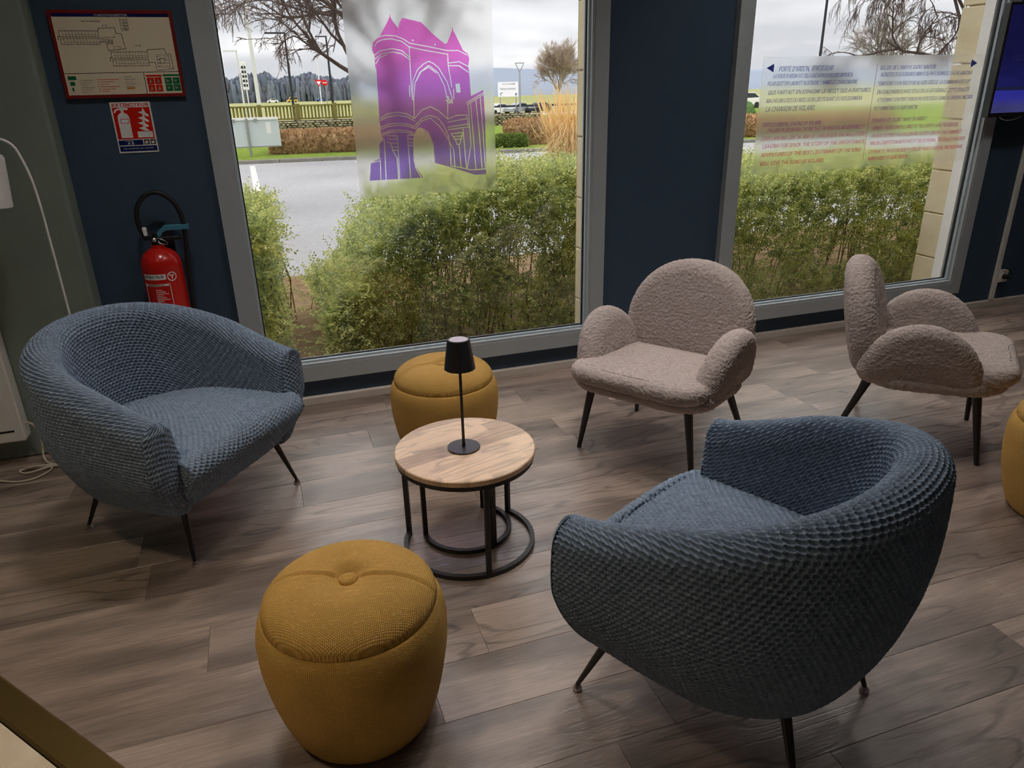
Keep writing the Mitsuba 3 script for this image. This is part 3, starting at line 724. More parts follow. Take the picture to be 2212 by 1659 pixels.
# unseen cylinder lamps under the ceiling, out of view, placed to brighten the room
for lx, ly_, dp, lab in ((0.95, 2.0, .24, 'over the round table'), (2.5, 2.75, .28, 'over the taupe armchairs'), (1.45, 2.15, .42, 'between the taupe and the front blue armchair'), (3.9, 2.6, .30, 'in front of the right window'), (-1.05, 1.1, .30, 'over the cream tiles'), (-0.15, 2.35, .24, 'over the left blue armchair'), (0.6, -2.4, .24, 'at the back of the hall')):
    t = thing('unseen_ceiling_lamp', 'unseen black ceiling lamp brightening the room ' + lab, 'lamp', 'unseen ceiling lamps')
    add(t + '__housing', move(lathe([(0, ZC), (0.185, ZC), (0.185, ZC - dp), (0.175, ZC - dp), (0.175, ZC - 0.02), (0, ZC - 0.02)], 32), (lx, ly_, 0)), 'm_lamp_black')
    th = np.linspace(0, 2 * np.pi, 25)[:-1]
    add(t + '__diffuser', trimesh.Trimesh(np.vstack([[lx, ly_, ZC - 0.03], np.c_[lx + 0.17 * np.cos(th), ly_ + 0.17 * np.sin(th), 0 * th + ZC - 0.03]]), [[0, 1 + (i + 1) % 24, 1 + i] for i in range(24)], process=False), 'm_white', emitter={'type': 'area', 'radiance': rgb([c * w_ for c, w_ in zip(UNSEEN_LAMP, (1.5, 1.3, 1.0) if 'tiles' in lab else (1, 1, 1))])})

# ================================================================ blue knitted tub chairs
TUB = dict(Ab=.293, At=.399, Bb=.273, Bt=.379, pw=.668, yfb=.240, yft=.288, zb=.236, zback=.79, zarm=.593, gexp=.693, T=.109, zs=.413, ysf=.369, bulge=.031, front_in=.007, zsf=.03, crown=.036)


def knit(u, v, pu=0.0170, pv=0.0118):
    """Chunky knit relief: rows of overlapping loops, every second row shifted by half a loop."""
    r = v / pv
    row = np.floor(r)
    fv = r - row
    fu = u / pu + 0.5 * (row % 2)
    fu = fu - np.floor(fu)
    loop = np.clip(np.cos((fu - 0.5) * np.pi), 0, 1) ** 0.75 * np.clip(np.sin(fv * np.pi), 0, 1) ** 0.6
    return loop * 0.0085 - 0.0055


def grid_normals(V):
    du = np.gradient(V, axis=0)
    dv = np.gradient(V, axis=1)
    n = np.cross(du, dv)
    return n / (np.linalg.norm(n, axis=2, keepdims=True) + 1e-12)


def arc(V, axis):
    d = np.linalg.norm(np.diff(V, axis=axis), axis=2)
    z = np.zeros_like(np.take(V[..., 0], [0], axis=axis))
    return np.concatenate([z, np.cumsum(d, axis=axis)], axis=axis)


def knit_grid(V, sign=1.0, center=True, swap=False):
    u, v = arc(V, 0), arc(V, 1)
    if center:
        u = u - u[u.shape[0] // 2][None, :] + 3.0
    d = knit(v + 3, u) if swap else knit(u, v)
    V2 = V + sign * grid_normals(V) * d[..., None]
    f = grid_faces(*V.shape[:2])
    return trimesh.Trimesh(V2.reshape(-1, 3), f if sign > 0 else f[:, ::-1], process=False)


def resample(C, n):
    """Resamples a polyline stack C (k points, ..., 3) along axis 0 to n points of about even spacing."""
    d = np.r_[0, np.cumsum(np.linalg.norm(np.diff(C.reshape(len(C), -1, 3), axis=0), axis=2).mean(1))]
    t = np.linspace(0, d[-1], n)
    from scipy.interpolate import PchipInterpolator
    return PchipInterpolator(d, C, axis=0)(t)


def tub_shell():
    p = TUB
    ns = 560
    s = np.linspace(-1, 1, ns)
    a = np.abs(s)
    sb = .62
    g = (np.cos(a * np.pi) * .5 + .5) ** p['gexp']
    rim = p['zarm'] + (p['zback'] - p['zarm']) * g
    T_ = p['T']
    y0 = .02

    def plan(A, B, yf):
        ph = np.clip(a / sb, 0, 1) * np.pi / 2
        st = np.clip((a - sb) / (1 - sb), 0, 1)
        x = np.sign(s) * A * np.sin(ph) ** .9
        y = y0 - B * np.cos(ph) ** .9 + st * (yf - y0)
        return x, y

    def col(t, z, off=0.0):
        A = p['Ab'] + (p['At'] - p['Ab']) * t ** p['pw'] - off
        B = p['Bb'] + (p['Bt'] - p['Bb']) * t ** p['pw'] - off
        yf = p['yfb'] + (p['yft'] - p['yfb']) * np.clip(t * 1.6, 0, 1) ** .7
        x, y = plan(A, B, yf)
        x = x - np.sign(s) * p['front_in'] * np.clip((a - sb) / (1 - sb), 0, 1) ** 2
        return np.stack([x, y, z + 0 * x], 1)
    zr = rim - T_ / 2
    cols = [col(0, p['zb'] * np.ones(ns), 0.03), col(0.0, p['zb'] + 0.004 * np.ones(ns), 0.010)]
    for t in np.linspace(0.03, 1, 26):
        cols.append(col(t, p['zb'] + t * (zr - p['zb']), -p['bulge'] * math.sin(math.pi * t)))
    no = len(cols)
    for k in range(1, 12):
        th = math.pi * k / 12
        cols.append(col(1, zr + math.sin(th) * T_ / 2, T_ / 2 * (1 - math.cos(th))))
    nm = len(cols)
    for u in np.linspace(0, 1, 14):
        cols.append(col(1, zr + (p['zs'] - .10 - zr) * u, T_ + .03 * u))
    C = np.stack(cols, 0)                      # (profile, s, 3)
    # smooth the plan kink where arc meets arm, then even spacing along the arm-to-arm path
    from scipy.ndimage import gaussian_filter1d
    C[:, 6:-6] = gaussian_filter1d(C, 5, axis=1)[:, 6:-6]
    V = resample(C, 560).transpose(1, 0, 2)    # (s, profile, 3)
    V = resample(V, 860)
    shell = knit_grid(V, -1.0)
    # arm front faces: the outer edge joined to the inner edge
    caps = []
    for e, sg in ((0, 1), (-1, -1)):
        edge = V[e]
        k = int(np.argmax(edge[:, 2]))
        Lh, Rh = edge[:k + 1], edge[k:][::-1]
        low = Rh[0].copy()
        ext = np.array([[low[0] + (Lh[0][0] - low[0]) * 0.0, Lh[0][1] + 0.0, Lh[0][2]]])
        Rh = np.vstack([ext, Rh])
        n, w = 200, 44
        Ls, Rs = resample(Lh[:, None], n)[:, 0], resample(Rh[:, None], n)[:, 0]
        q = np.linspace(0, 1, w)[None, :, None]
        G = Ls[:, None] * (1 - q) + Rs[:, None] * q
        bul = 0.016 * np.sin(np.pi * np.clip(q[..., 0], 0, 1)) ** 0.6 * np.minimum(1, np.linspace(1, 0, n)[:, None] * 8) ** .5
        G[..., 1] += bul
        caps.append(knit_grid(G, -1.0 * sg, center=False))
    bottom = V[:, 0]
    c = np.r_[0.0, 0.0, p['zb'] + 0.004]
    nb = len(bottom)
    bm = trimesh.Trimesh(np.vstack([bottom, c]), np.array([[i, (i + 1) % nb, nb] for i in range(nb)]), process=False)
    return cat(shell, *caps), bm


def tub_seat():
    p = TUB
    u = np.linspace(-1, 1, 170)
    Ai = p['At'] - p['T'] + .012
    Bi = p['Bt'] - p['T'] + .02
    yb = .02 - Bi
    rows = []
    for v in np.linspace(0, 1, 40):
        y = yb + v * (p['ysf'] - .05 - yb)
        wd = Ai * math.sqrt(max(1 - ((min(y, .02) - .02) / Bi) ** 2, .03)) - .010 * max(0, (y - .1) / .22) ** 2
        z = p['zs'] + p['crown'] * (1 - u ** 2) * math.sin(math.pi * min(1, v * .8 + .15)) + p['zsf'] * v
        rows.append(np.c_[wd * u, y + 0 * u - .02 * v * u ** 4, z])
    zt = p['zs'] + p['zsf']
    wf = Ai - .010
    for k in range(1, 25):
        q = k / 24
        cr = p['crown'] * (1 - u ** 2) * .45 * (1 - q)
        if q < .4:
            th = q / .4 * math.pi / 2
            y, z = p['ysf'] - .05 + .05 * math.sin(th), zt - .05 * (1 - math.cos(th))
        else:
            r = (q - .4) / .6
            y, z = p['ysf'] + (p['yfb'] + .01 - p['ysf']) * r ** 1.3, zt - .05 + (p['zb'] + .004 - zt + .05) * r
        rows.append(np.c_[wf * u * (1 - .03 * max(0, (q - .4) / .6)), y + 0 * u - .02 * u ** 4, z + cr])
    V = resample(np.stack(rows, 0), 290).transpose(1, 0, 2)
    V = resample(V, 250)
    me = knit_grid(V, -1.0)
    # cheeks that close the sides of the seat towards the arms
    ck = []
    for e in (0, -1):
        c = V[e]
        c = c[c[:, 1] > .16]
        g = np.stack([c + [0, -.085 * k_, 0] for k_ in np.linspace(-.05, 1, 28)], 0)
        ck.append(knit_grid(g, 1.0 if e == 0 else -1.0, center=False))
    return cat(me, *ck)


shell_mesh, under_mesh = tub_shell()
scene['tub_shell_group'] = {'type': 'shapegroup', 'shell': mikit.ply(shell_mesh, 'm_knit', True)}
scene['tub_seat_group'] = {'type': 'shapegroup', 'seat': mikit.ply(tub_seat(), 'm_knit', True)}
def inst(group): return {'type': 'instance', 'group': {'type': 'ref', 'id': group}}
under_ply = mikit.ply(under_mesh, 'm_black_rubber')


def tapered(p0, p1, r0_, r1_, n=16):
    return tube([p0, np.asarray(p0) * .5 + np.asarray(p1) * .5, p1], [r0_, (r0_ + r1_) / 2, r1_], n)


def tub_chair(loc, rz, feet, label):
    t = thing('tub_armchair', label, 'armchair', 'blue knitted tub armchairs')
    W = at((*loc, 0), rz)
    put(t + '__shell', inst('tub_shell_group'), W)
    put(t + '__seat', inst('tub_seat_group'), W)
    put(t + '__underside', under_ply, W)
    for (fx, fy), (hx, hy) in feet:
        lg = add(t + '__leg', tapered((hx, hy, .262), (fx, fy, .018), .0135, .0062), 'm_leg_metal', smooth=40, to_world=W)
        add(lg + '__glide', move(lathe([(0, 0), (.010, 0), (.0125, .004), (.0125, .009), (.009, .015), (.0065, .02), (0, .02)], 24), (fx, fy, 0)), 'm_chrome', smooth=40, to_world=W)


tub_chair((-.41, 2.632), -2.233, [((.232, .215), (.20, .18)), ((-.352, .222), (-.27, .19)), ((.165, -.33), (.15, -.20)), ((-.28, -.30), (-.17, -.20))], 'blue knitted tub armchair in the left corner in front of the fire extinguisher')
tub_chair((.992, 1.195), .488, [((-.250, .325), (-.235, .215)), ((.30, .30), (.22, .20)), ((-.178, -.238), (-.196, -.19)), ((.247, -.240), (.175, -.18))], 'blue knitted tub armchair seen from behind at the front right')

# ================================================================ boucle armchairs
BP = dict(wb=.292, zbt=.779, zbm=.494, zb0=.315, Tb=.118, yb=-.247, lb=.211, kb=.272, bn=.738, ya0=-.262, ya1=.213, zat=.591, za0=.303, Ta=.116, xa0=.242, xa1=.303, an=2.042, aty=-.047, wt=.313, yt0=-.232, yt1=.302, zt0=.303, zt1=.381, tilt=.061, wc=.297, yc0=-.207, yc1=.326, zc0=.345, zc1=.418, ctilt=.056)


def slab(out, thick, nr, fn, puff):
    n0 = len(out)
    po = Polygon(out).buffer(0).buffer(-thick * .52, quad_segs=12).buffer(thick * .52, quad_segs=12)
    ex_ = po.exterior
    out = np.array([ex_.interpolate(i / n0, normalized=True).coords[0] for i in range(n0)])
    n = len(out)
    dd = np.roll(out, -1, 0) - np.roll(out, 1, 0)
    nm = np.c_[dd[:, 1], -dd[:, 0]]
    nm /= np.linalg.norm(nm, axis=1, keepdims=True) + 1e-9
    if .5 * np.sum(out[:, 0] * np.roll(out[:, 1], -1) - out[:, 1] * np.roll(out[:, 0], -1)) < 0:
        nm = -nm
    r, c, rings = thick / 2, out.mean(0), []
    for th in np.linspace(-np.pi / 2, np.pi / 2, 2 * nr + 1):
        rings.append(np.c_[out - nm * r * (1 - math.cos(th)), np.full(n, r * math.sin(th))])

    V, m = np.stack(rings, 0), len(rings)
    i, j = np.meshgrid(np.arange(m - 1), np.arange(n), indexing='ij')
    q = np.stack([i * n + j, i * n + (j + 1) % n, (i + 1) * n + (j + 1) % n, (i + 1) * n + j], -1).reshape(-1, 4)
    V, F = V.reshape(-1, 3), [q[:, [0, 1, 2]], q[:, [0, 2, 3]]]
    from scipy.spatial import Delaunay
    for R0, sg, o in ((rings[0], -1, 0), (rings[-1], 1, (m - 1) * n)):
        pl = Polygon(R0[:, :2]).buffer(0)
        pl = max(getattr(pl, 'geoms', [pl]), key=lambda g: g.area)
        x0_, y0_, x1_, y1_ = pl.bounds
        st_ = .0046
        gx, gy = np.meshgrid(np.arange(x0_, x1_, st_), np.arange(y0_, y1_, st_ * .87))
        gx = gx + (np.arange(gx.shape[0]) % 2)[:, None] * st_ * .5
        pts = np.c_[gx.ravel(), gy.ravel()]
        sp = shapely.points(pts)
        ds = shapely.distance(pl.exterior, sp)
        ok = shapely.contains(pl, sp) & (ds > st_ * .6)
        pts, ds = pts[ok], ds[ok]
        qq = np.clip(ds / .16, 0, 1)
        new = np.c_[pts, R0[0, 2] + sg * puff * (1 - (1 - qq) ** 2)]
        allp = np.vstack([R0[:, :2], pts])
        tri = Delaunay(allp).simplices
        tri = tri[shapely.contains(pl.buffer(1e-4), shapely.points(allp[tri].mean(1)))]
        ar = np.cross(allp[tri[:, 1]] - allp[tri[:, 0]], allp[tri[:, 2]] - allp[tri[:, 0]])
        tri = np.where((ar * sg < 0)[:, None], tri[:, ::-1], tri)
        idx = np.r_[np.arange(n) + o, np.arange(len(new)) + len(V)]
        F.append(idx[tri])
        V = np.vstack([V, new])
    me = trimesh.Trimesh(fn(V), np.vstack(F), process=False)
    trimesh.repair.fix_winding(me)
    vn = me.vertex_normals
    if me.volume < 0:
        me.faces = me.faces[:, ::-1]
        vn = -vn
    q_ = me.vertices
    d = meshkit.noise(q_ * 118, 4) * .6 + meshkit.noise(q_ * 200, 5) * .8 - .66
    me.vertices = q_ + vn * (d * .0062)[:, None]
    return me


def back_outline(p, n):
    zc, w_ = p['zbm'], p['wb']
    R_ = p['zbt'] - zc
    th = np.linspace(0, np.pi, int(n * .6))
    e = 2 / 2.15
    top = np.c_[w_ * np.sign(np.cos(th)) * np.abs(np.cos(th)) ** e, zc + R_ * np.sin(th) ** e]
    k = int(n * .2)
    t = np.linspace(0, 1, k + 2)[1:-1]
    left = np.c_[-w_ * (1 - (1 - p['bn']) * t ** 2), zc + (p['zb0'] - zc) * t]
    right = np.c_[w_ * (1 - (1 - p['bn']) * t[::-1] ** 2), zc + (p['zb0'] - zc) * t[::-1]]
    b = np.linspace(-w_ * p['bn'], w_ * p['bn'], int(n * .15))
    return np.vstack([top, left, np.c_[b, p['zb0'] + 0 * b], right])


def arm_outline(p, n):
    yc, a_ = (p['ya0'] + p['ya1']) / 2, (p['ya1'] - p['ya0']) / 2
    R_ = p['zat'] - p['za0']
    th = np.linspace(0, np.pi, int(n * .7))
    e = 2 / p['an']
    x, z_ = a_ * np.sign(np.cos(th)) * np.abs(np.cos(th)) ** e, p['za0'] + R_ * np.sin(th) ** e
    b = np.linspace(yc - a_, yc + a_, int(n * .3))[1:-1]
    return np.vstack([np.c_[yc + x, z_], np.c_[b, p['za0'] + 0 * b]])


def rrect(w_, ya, yb_, r, n):
    pts = []
    for cx, cy, a0 in ((w_ - r, yb_ - r, 0), (-w_ + r, yb_ - r, 90), (-w_ + r, ya + r, 180), (w_ - r, ya + r, 270)):
        for t in np.radians(np.linspace(a0, a0 + 90, n)):
            pts.append((cx + r * math.cos(t), cy + r * math.sin(t)))
    pts, out_ = np.array(pts), []
    for a_, b_ in zip(pts, np.roll(pts, -1, 0)):
        k = max(1, int(np.linalg.norm(b_ - a_) / .0042))
        out_ += [a_ + (b_ - a_) * i / k for i in range(k)]
    return np.array(out_)


def fb(V):
    u, v, w_ = V.T
    return np.c_[u, BP['yb'] - BP['lb'] * (v - .4) + BP['kb'] * u ** 2 - w_, v]
def fa(sg):
    def g_(V):
        u, v, w_ = V.T
        return np.c_[sg * (BP['xa0'] + (BP['xa1'] - BP['xa0']) * (v - BP['za0']) / (BP['zat'] - BP['za0']) + w_), u, v]
    return g_
def ft(V): return np.c_[V[:, 0], V[:, 1], (BP['zt0'] + BP['zt1']) / 2 + V[:, 2] + BP['tilt'] * V[:, 1]]
def fc(V): return np.c_[V[:, 0], V[:, 1], (BP['zc0'] + BP['zc1']) / 2 + V[:, 2] + BP['ctilt'] * V[:, 1]]


bou = dict(backrest=slab(back_outline(BP, 400), BP['Tb'], 22, fb, .012), seat_cushion=slab(rrect(BP['wc'], BP['yc0'], BP['yc1'], .12, 14), BP['zc1'] - BP['zc0'], 12, fc, .012),
           seat_base=slab(rrect(BP['wt'], BP['yt0'], BP['yt1'], .16, 14), BP['zt1'] - BP['zt0'], 12, ft, .0))
for k, m_ in bou.items():
    scene[f'boucle_{k}_group'] = {'type': 'shapegroup', k: mikit.ply(m_, 'm_boucle', True)}
for k, sg in ((0, 1), (1, -1)):
    scene[f'boucle_arm_group_{k}'] = {'type': 'shapegroup', 'armrest': mikit.ply(slab(arm_outline(BP, 330), BP['Ta'], 20, fa(sg), .012), 'm_boucle', True)}


def boucle_chair(loc, rz, label, legs):
    t = thing('boucle_armchair', label, 'armchair', 'taupe boucle armchairs')
    W = at((*loc, 0), rz)
    for k in bou:
        put(t + '__' + k, inst(f'boucle_{k}_group'), W)
    for k in (0, 1):
        put(t + '__armrest', inst(f'boucle_arm_group_{k}'), W)
    for top, foot in legs:
        add(t + '__leg', tapered(top, (*foot, 0.0), .0185, .0098, 20), 'm_leg_wood', smooth=40, to_world=W)


boucle_chair((1.506, 2.521), 2.165, 'taupe boucle armchair with dark legs in front of the blue wall between the windows', [((.215, .20, .325), (.288, .185)), ((-.215, .20, .325), (-.245, .18)), ((.20, -.20, .31), (.262, -.305)), ((-.235, -.14, .31), (-.275, -.31))])
boucle_chair((2.651, 2.24), -2.408, 'taupe boucle armchair seen from its side, under the right window', [((.225, .19, .325), (.217, .250)), ((-.215, .20, .325), (-.26, .22)), ((.205, -.20, .31), (.155, -.31)), ((-.22, -.19, .31), (-.29, -.262))])

# ================================================================ mustard poufs
def pouf_meshes():
    H, R_ = 0.400, 0.226
    n = 120
    side = [(0.0, 0.004), (0.150, 0.0), (0.163, 0.004), (0.176, 0.020), (0.192, 0.06), (0.208, 0.115), (0.219, 0.17), (0.2255, 0.225), (0.226, 0.265), (0.222, 0.296), (0.2145, 0.316), (0.206, 0.326), (0.199, 0.323), (0.19, 0.31)]
    sp = np.array(side)
    from scipy.interpolate import PchipInterpolator
    d = np.r_[0, np.cumsum(np.linalg.norm(np.diff(sp, axis=0), axis=1))]
    tt = np.linspace(0, d[-1], 70)
    prof = PchipInterpolator(d, sp)(tt)
    top = [(0.194, 0.306), (0.200, 0.318), (0.2055, 0.330), (0.2045, 0.342), (0.195, 0.358), (0.175, 0.374), (0.14, 0.389), (0.10, 0.397), (0.06, 0.397), (0.04, 0.392), (0.026, 0.383), (0.018, 0.379), (0.0001, 0.378)]
    tp = np.array(top)
    d2 = np.r_[0, np.cumsum(np.linalg.norm(np.diff(tp, axis=0), axis=1))]
    t2 = np.linspace(0, d2[-1], 60)
    ptop = PchipInterpolator(d2, tp)(t2)

    def rev(pr, arcs, seam):
        th = np.linspace(0, 2 * np.pi, n + 1)
        c, s_ = np.cos(th), np.sin(th)
        V = np.stack([pr[None, :, 0] * c[:, None], pr[None, :, 0] * s_[:, None], np.broadcast_to(pr[None, :, 1], (n + 1, len(pr)))], -1)
        if seam == 'top':          # stitched line across the top through the button
            dist = np.abs(V[..., 1])
            V[..., 2] -= 0.0045 * np.exp(-(dist / 0.005) ** 2) * (pr[None, :, 0] > 0.03)
            V[..., 2] += 0.002 * np.exp(-((dist - 0.011) / 0.006) ** 2)
            uv = np.stack([V[..., 0], V[..., 1]], -1)
        else:                      # four panel seams down the side and pinched corners
            k = np.cos(2 * th) ** 40
            rr = np.hypot(V[..., 0], V[..., 1]) + 1e-9
            f = 1 - 0.012 * k[:, None] * (pr[None, :, 1] > 0.01)
            V[..., :2] *= f[..., None]
            uv = np.stack([np.broadcast_to(th[:, None] * 0.2, V.shape[:2]), np.broadcast_to(arcs[None], V.shape[:2])], -1)
        f_ = grid_faces(n + 1, len(pr))
        # seam vertices are doubled only at theta = 0
        return trimesh.Trimesh(V.reshape(-1, 3), f_, process=False), uv.reshape(-1, 2)
    a, ua = rev(prof, tt, 'side')
    b, ub = rev(ptop, t2, 'top')
    btn = lathe([(0, 0.374), (0.021, 0.376), (0.0235, 0.381), (0.021, 0.387), (0.012, 0.391), (0, 0.392)], 36)
    return (a, ua), (b, ub), (btn, np.c_[btn.vertices[:, 0], btn.vertices[:, 1]])


(pa, ua), (pb, ub), (pc_, uc) = pouf_meshes()
for m_ in (pa, pb):
    m_.fix_normals()
pouf_ply = {'side': mikit.ply(pa, 'm_mustard', True, uv=ua), 'top_cushion': mikit.ply(pb, 'm_mustard', True, uv=ub), 'button': mikit.ply(pc_, 'm_mustard', True, uv=uc)}
for loc, rz, s, lab in (((.071, 1.487), -.35, 1.0, 'mustard yellow round pouf with a button on top, nearest to the camera'), ((.630, 2.81), .1, 1.0, 'mustard yellow round pouf under the left window behind the round table'), ((2.635, 1.54), .6, 1.0, 'mustard yellow round pouf cut off by the right edge')):
    t = thing('pouf', lab, 'pouf', 'mustard yellow poufs')
    for k, d in pouf_ply.items():
        put(t + '__' + k, d, at((*loc, 0), rz).scale([1.012, 1.012, 1.09]))

# ================================================================ nesting tables and table lamp
def barpath(angs, c, r, z, sq):
    th = np.radians(np.linspace(angs[0], angs[1], 60))
    prof = [(-sq / 2, -sq / 2), (sq / 2, -sq / 2), (sq / 2, sq / 2), (-sq / 2, sq / 2)]
    V = np.array([[[c[0] + (r + a) * math.cos(t), c[1] + (r + a) * math.sin(t), z + b] for a, b in prof] for t in th])
    n = len(th)
    f = []
    for i in range(n - 1):
        for j in range(4):
            a, b = i * 4 + j, i * 4 + (j + 1) % 4
            f += [[a, b, b + 4], [a, b + 4, a + 4]]
    f += [[0, 2, 1], [0, 3, 2], [(n - 1) * 4, (n - 1) * 4 + 1, (n - 1) * 4 + 2], [(n - 1) * 4, (n - 1) * 4 + 2, (n - 1) * 4 + 3]]
    m = trimesh.Trimesh(V.reshape(-1, 3), f, process=False)
    m.fix_normals()
    return m


def leg_at(c, r, deg, z0, z1, sq):
    m = bev(-sq / 2, sq / 2, -sq / 2, sq / 2, z0, z1, .0012)
    a = math.radians(deg)
    return move(m, (c[0] + r * math.cos(a), c[1] + r * math.sin(a), 0), a)


def nest_table(label, c, rt, zt, th, r, legs, arc_, top_name='tabletop'):
    t = thing('side_table', label, 'table', None)
    top = lathe([(0, zt - th), (rt - .003, zt - th), (rt, zt - th + .003), (rt, zt - .003), (rt - .003, zt), (0, zt)], 96)
    add(t + '__tabletop', move(top, (*c, 0)), 'm_tabletop', smooth=35)
    add(t + '__base_ring', barpath(arc_, c, r, .008, .016), 'm_black_metal')
    add(t + '__top_ring', barpath(arc_, c, r, zt - th - .008, .016), 'm_black_metal')
    for d in legs:
        add(t + '__leg', leg_at(c, r, d, .0, zt - th, .0165), 'm_black_metal')


nest_table('round wooden side table with black metal frame holding the small lamp', TC, .237, .372, .021, .224, (150, 271, 394), (150, 394))
nest_table('smaller side table with black metal frame nested under the round wooden one', (.549, 2.207), .166, .315, .018, .154, (180, 292, 411), (180, 411))
t = thing('table_lamp', 'small black cordless table lamp standing on the round wooden table', 'lamp')
lx, ly, lz = .533, 2.131, .372
add(t + '__base', move(lathe([(0, 0), (.0545, 0), (.055, .001), (.055, .005), (.053, .0062), (.006, .0065), (.0055, .02), (0, .02)], 56), (lx, ly, lz)), 'm_lamp_black', smooth=35)
add(t + '__stem', move(lathe([(0, .004), (.0048, .004), (.0048, .335), (0, .335)], 16), (lx, ly, lz)), 'm_lamp_black', smooth=35)
add(t + '__shade', move(lathe([(.049, .287), (.0505, .287), (.0365, .382), (.0345, .385), (.031, .386), (.030, .384), (.033, .380), (.049, .287)], 56), (lx, ly, lz)), 'm_lamp_black', smooth=35)
add(t + '__top_plate', move(lathe([(0, .378), (.0315, .378), (.0315, .3845), (0, .3845)], 40), (lx, ly, lz)), 'm_lamp_top', smooth=35)

# ================================================================ outside
GZ = -.15


def asph_col(p, n, uv):
    g = .5 * noise(p.x * 130, p.y * 130, 1.0) + .5 * noise(p.x * 37, p.y * 90, 4.0)
    h = fbm(p.x * .35, p.y * .35, 4.0, 3)
    return mix(lin(112, 112, 114), lin(166, 166, 168), g * .6 + h * .3) * (.86 + .3 * h)


scene['m_asphalt'] = pri(mikit.proc(asph_col), .75, specular=.3)
scene['m_kerb'] = diff(mikit.proc(lambda p, n, uv: mix(lin(150, 148, 140), lin(112, 110, 100), fbm(p.x * 6, p.y * 6, p.z * 6, 3))))
scene['m_grass'] = diff(mikit.proc(lambda p, n, uv: mix(lin(96, 124, 52), lin(142, 156, 78), fbm(p.x * 9, p.y * 9, 1.0, 3))))
scene['m_soil'] = diff(mikit.proc(lambda p, n, uv: mix(lin(92, 76, 58), lin(150, 128, 102), fbm(p.x * 14, p.y * 14, 1.0, 4))))


def field_col(p, n, uv):
    f_ = fbm(p.x * .12, p.y * .12, 1.0, 3)
    c = mix(lin(138, 148, 98), lin(170, 164, 124), f_)
    road = smoothstep(76, 78, p.y + .04 * p.x) * (1 - smoothstep(108, 111, p.y + .04 * p.x))
    return mix(c, lin(186, 184, 184), road)


scene['m_field'] = diff(mikit.proc(field_col))
scene['m_line_paint'] = diff((.62, .62, .60))


def stone_col(p, n, uv):
    pit = smoothstep(.72, .8, noise(p.x * 240 + p.y * 240, p.z * 300, 1.0)) * smoothstep(.5, .7, fbm(p.x * 9 + p.y * 9, p.z * 12, 2.0, 2))
    return mix(lin(214, 198, 164), lin(232, 220, 192), fbm(p.x * 7 + p.y * 7, p.z * 7, 1.0, 4)) * (1 - .16 * pit)


scene['m_limestone'] = diff(mikit.proc(stone_col))
scene['m_mortar'] = diff(lin(170, 158, 134))
scene['m_leaf'] = {'type': 'principledthin', 'base_color': VC, 'roughness': .42, 'diff_trans': 1.0, 'eta': 1.45}
scene['m_twig'] = diff(lin(120, 96, 70))
scene['m_dry_stem'] = diff(lin(172, 142, 98))
scene['m_bark'] = diff(lin(92, 80, 74))
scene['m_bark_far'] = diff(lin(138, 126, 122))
scene['m_bark_pale'] = diff(lin(176, 160, 148))
scene['m_plume'] = diff(VC)
scene['m_brown_hedge'] = diff(mikit.proc(lambda p, n, uv: mix(lin(126, 100, 74), lin(186, 156, 120), noise(p.x * 60, p.y * 60, p.z * 14))))
scene['m_brown_twigs'] = diff(VC)
scene['m_fence_wood'] = diff(mikit.proc(lambda p, n, uv: mix(lin(112, 104, 60), lin(142, 132, 82), fbm(p.x * 4, p.y * 4, p.z * 2, 2))))
scene['m_gabion_stone'] = diff(VC)
scene['m_gabion_core'] = diff(lin(86, 80, 68))
scene['m_sheet_metal'] = pri(lin(196, 204, 208), .45)
scene['m_galvanised'] = pri(lin(150, 152, 150), .45, metallic=.4)
scene['m_pole_dark'] = diff(lin(60, 62, 68))
scene['m_pole_white'] = diff(lin(214, 216, 214))
scene['m_hazed_forest'] = diff(VC)
scene['m_hazed_hill'] = diff(lin(150, 160, 176))  # bluish base colour stands in for distance haze
scene['m_car_white'] = pri(lin(232, 232, 230), .3)
scene['m_car_yellow'] = pri(lin(226, 182, 60), .35)
scene['m_car_blue'] = pri(lin(56, 84, 134), .3)
scene['m_car_grey'] = pri(lin(150, 154, 158), .3)
scene['m_car_dark'] = pri(lin(40, 42, 48), .3)
scene['m_car_glass'] = pri(lin(44, 52, 60), .12)
scene['m_sign_red'] = diff(lin(208, 40, 40))
scene['m_sign_white'] = diff(lin(236, 236, 236))

struct('ground_bed', 'earth bed under the shrubs outside the windows')
m = trimesh.creation.box((14, 2.7, .3))
m.apply_translation((1.8, 5.23, -.17))
add('ground_bed', m, 'm_soil')
struct('parking_lot', 'grey asphalt parking lot outside')
add('parking_lot', bx(-40, 70, 3.88, 19.6, GZ - .3, GZ), 'm_asphalt')


def quad_flat(pts, z):
    return trimesh.Trimesh([[a, b, z] for a, b in pts], [[0, 1, 2], [0, 2, 3]], process=False)


for (xa, ya), (xb, yb_) in (((-.05, 18.9), (.0, 12.2)), ((2.35, 18.6), (2.62, 16.2)), ((11.4, 17.9), (12.6, 15.2)), ((7.0, 17.6), (6.4, 14.0))):
    add('parking_lot__painted_line', trimesh.Trimesh(*[q for q in (lambda d: ([[xa - .06, ya, GZ + .004], [xb - .06, yb_, GZ + .004], [xb + .06, yb_, GZ + .004], [xa + .06, ya, GZ + .004]], [[0, 1, 2], [0, 2, 3]]))(0)], process=False), 'm_line_paint')
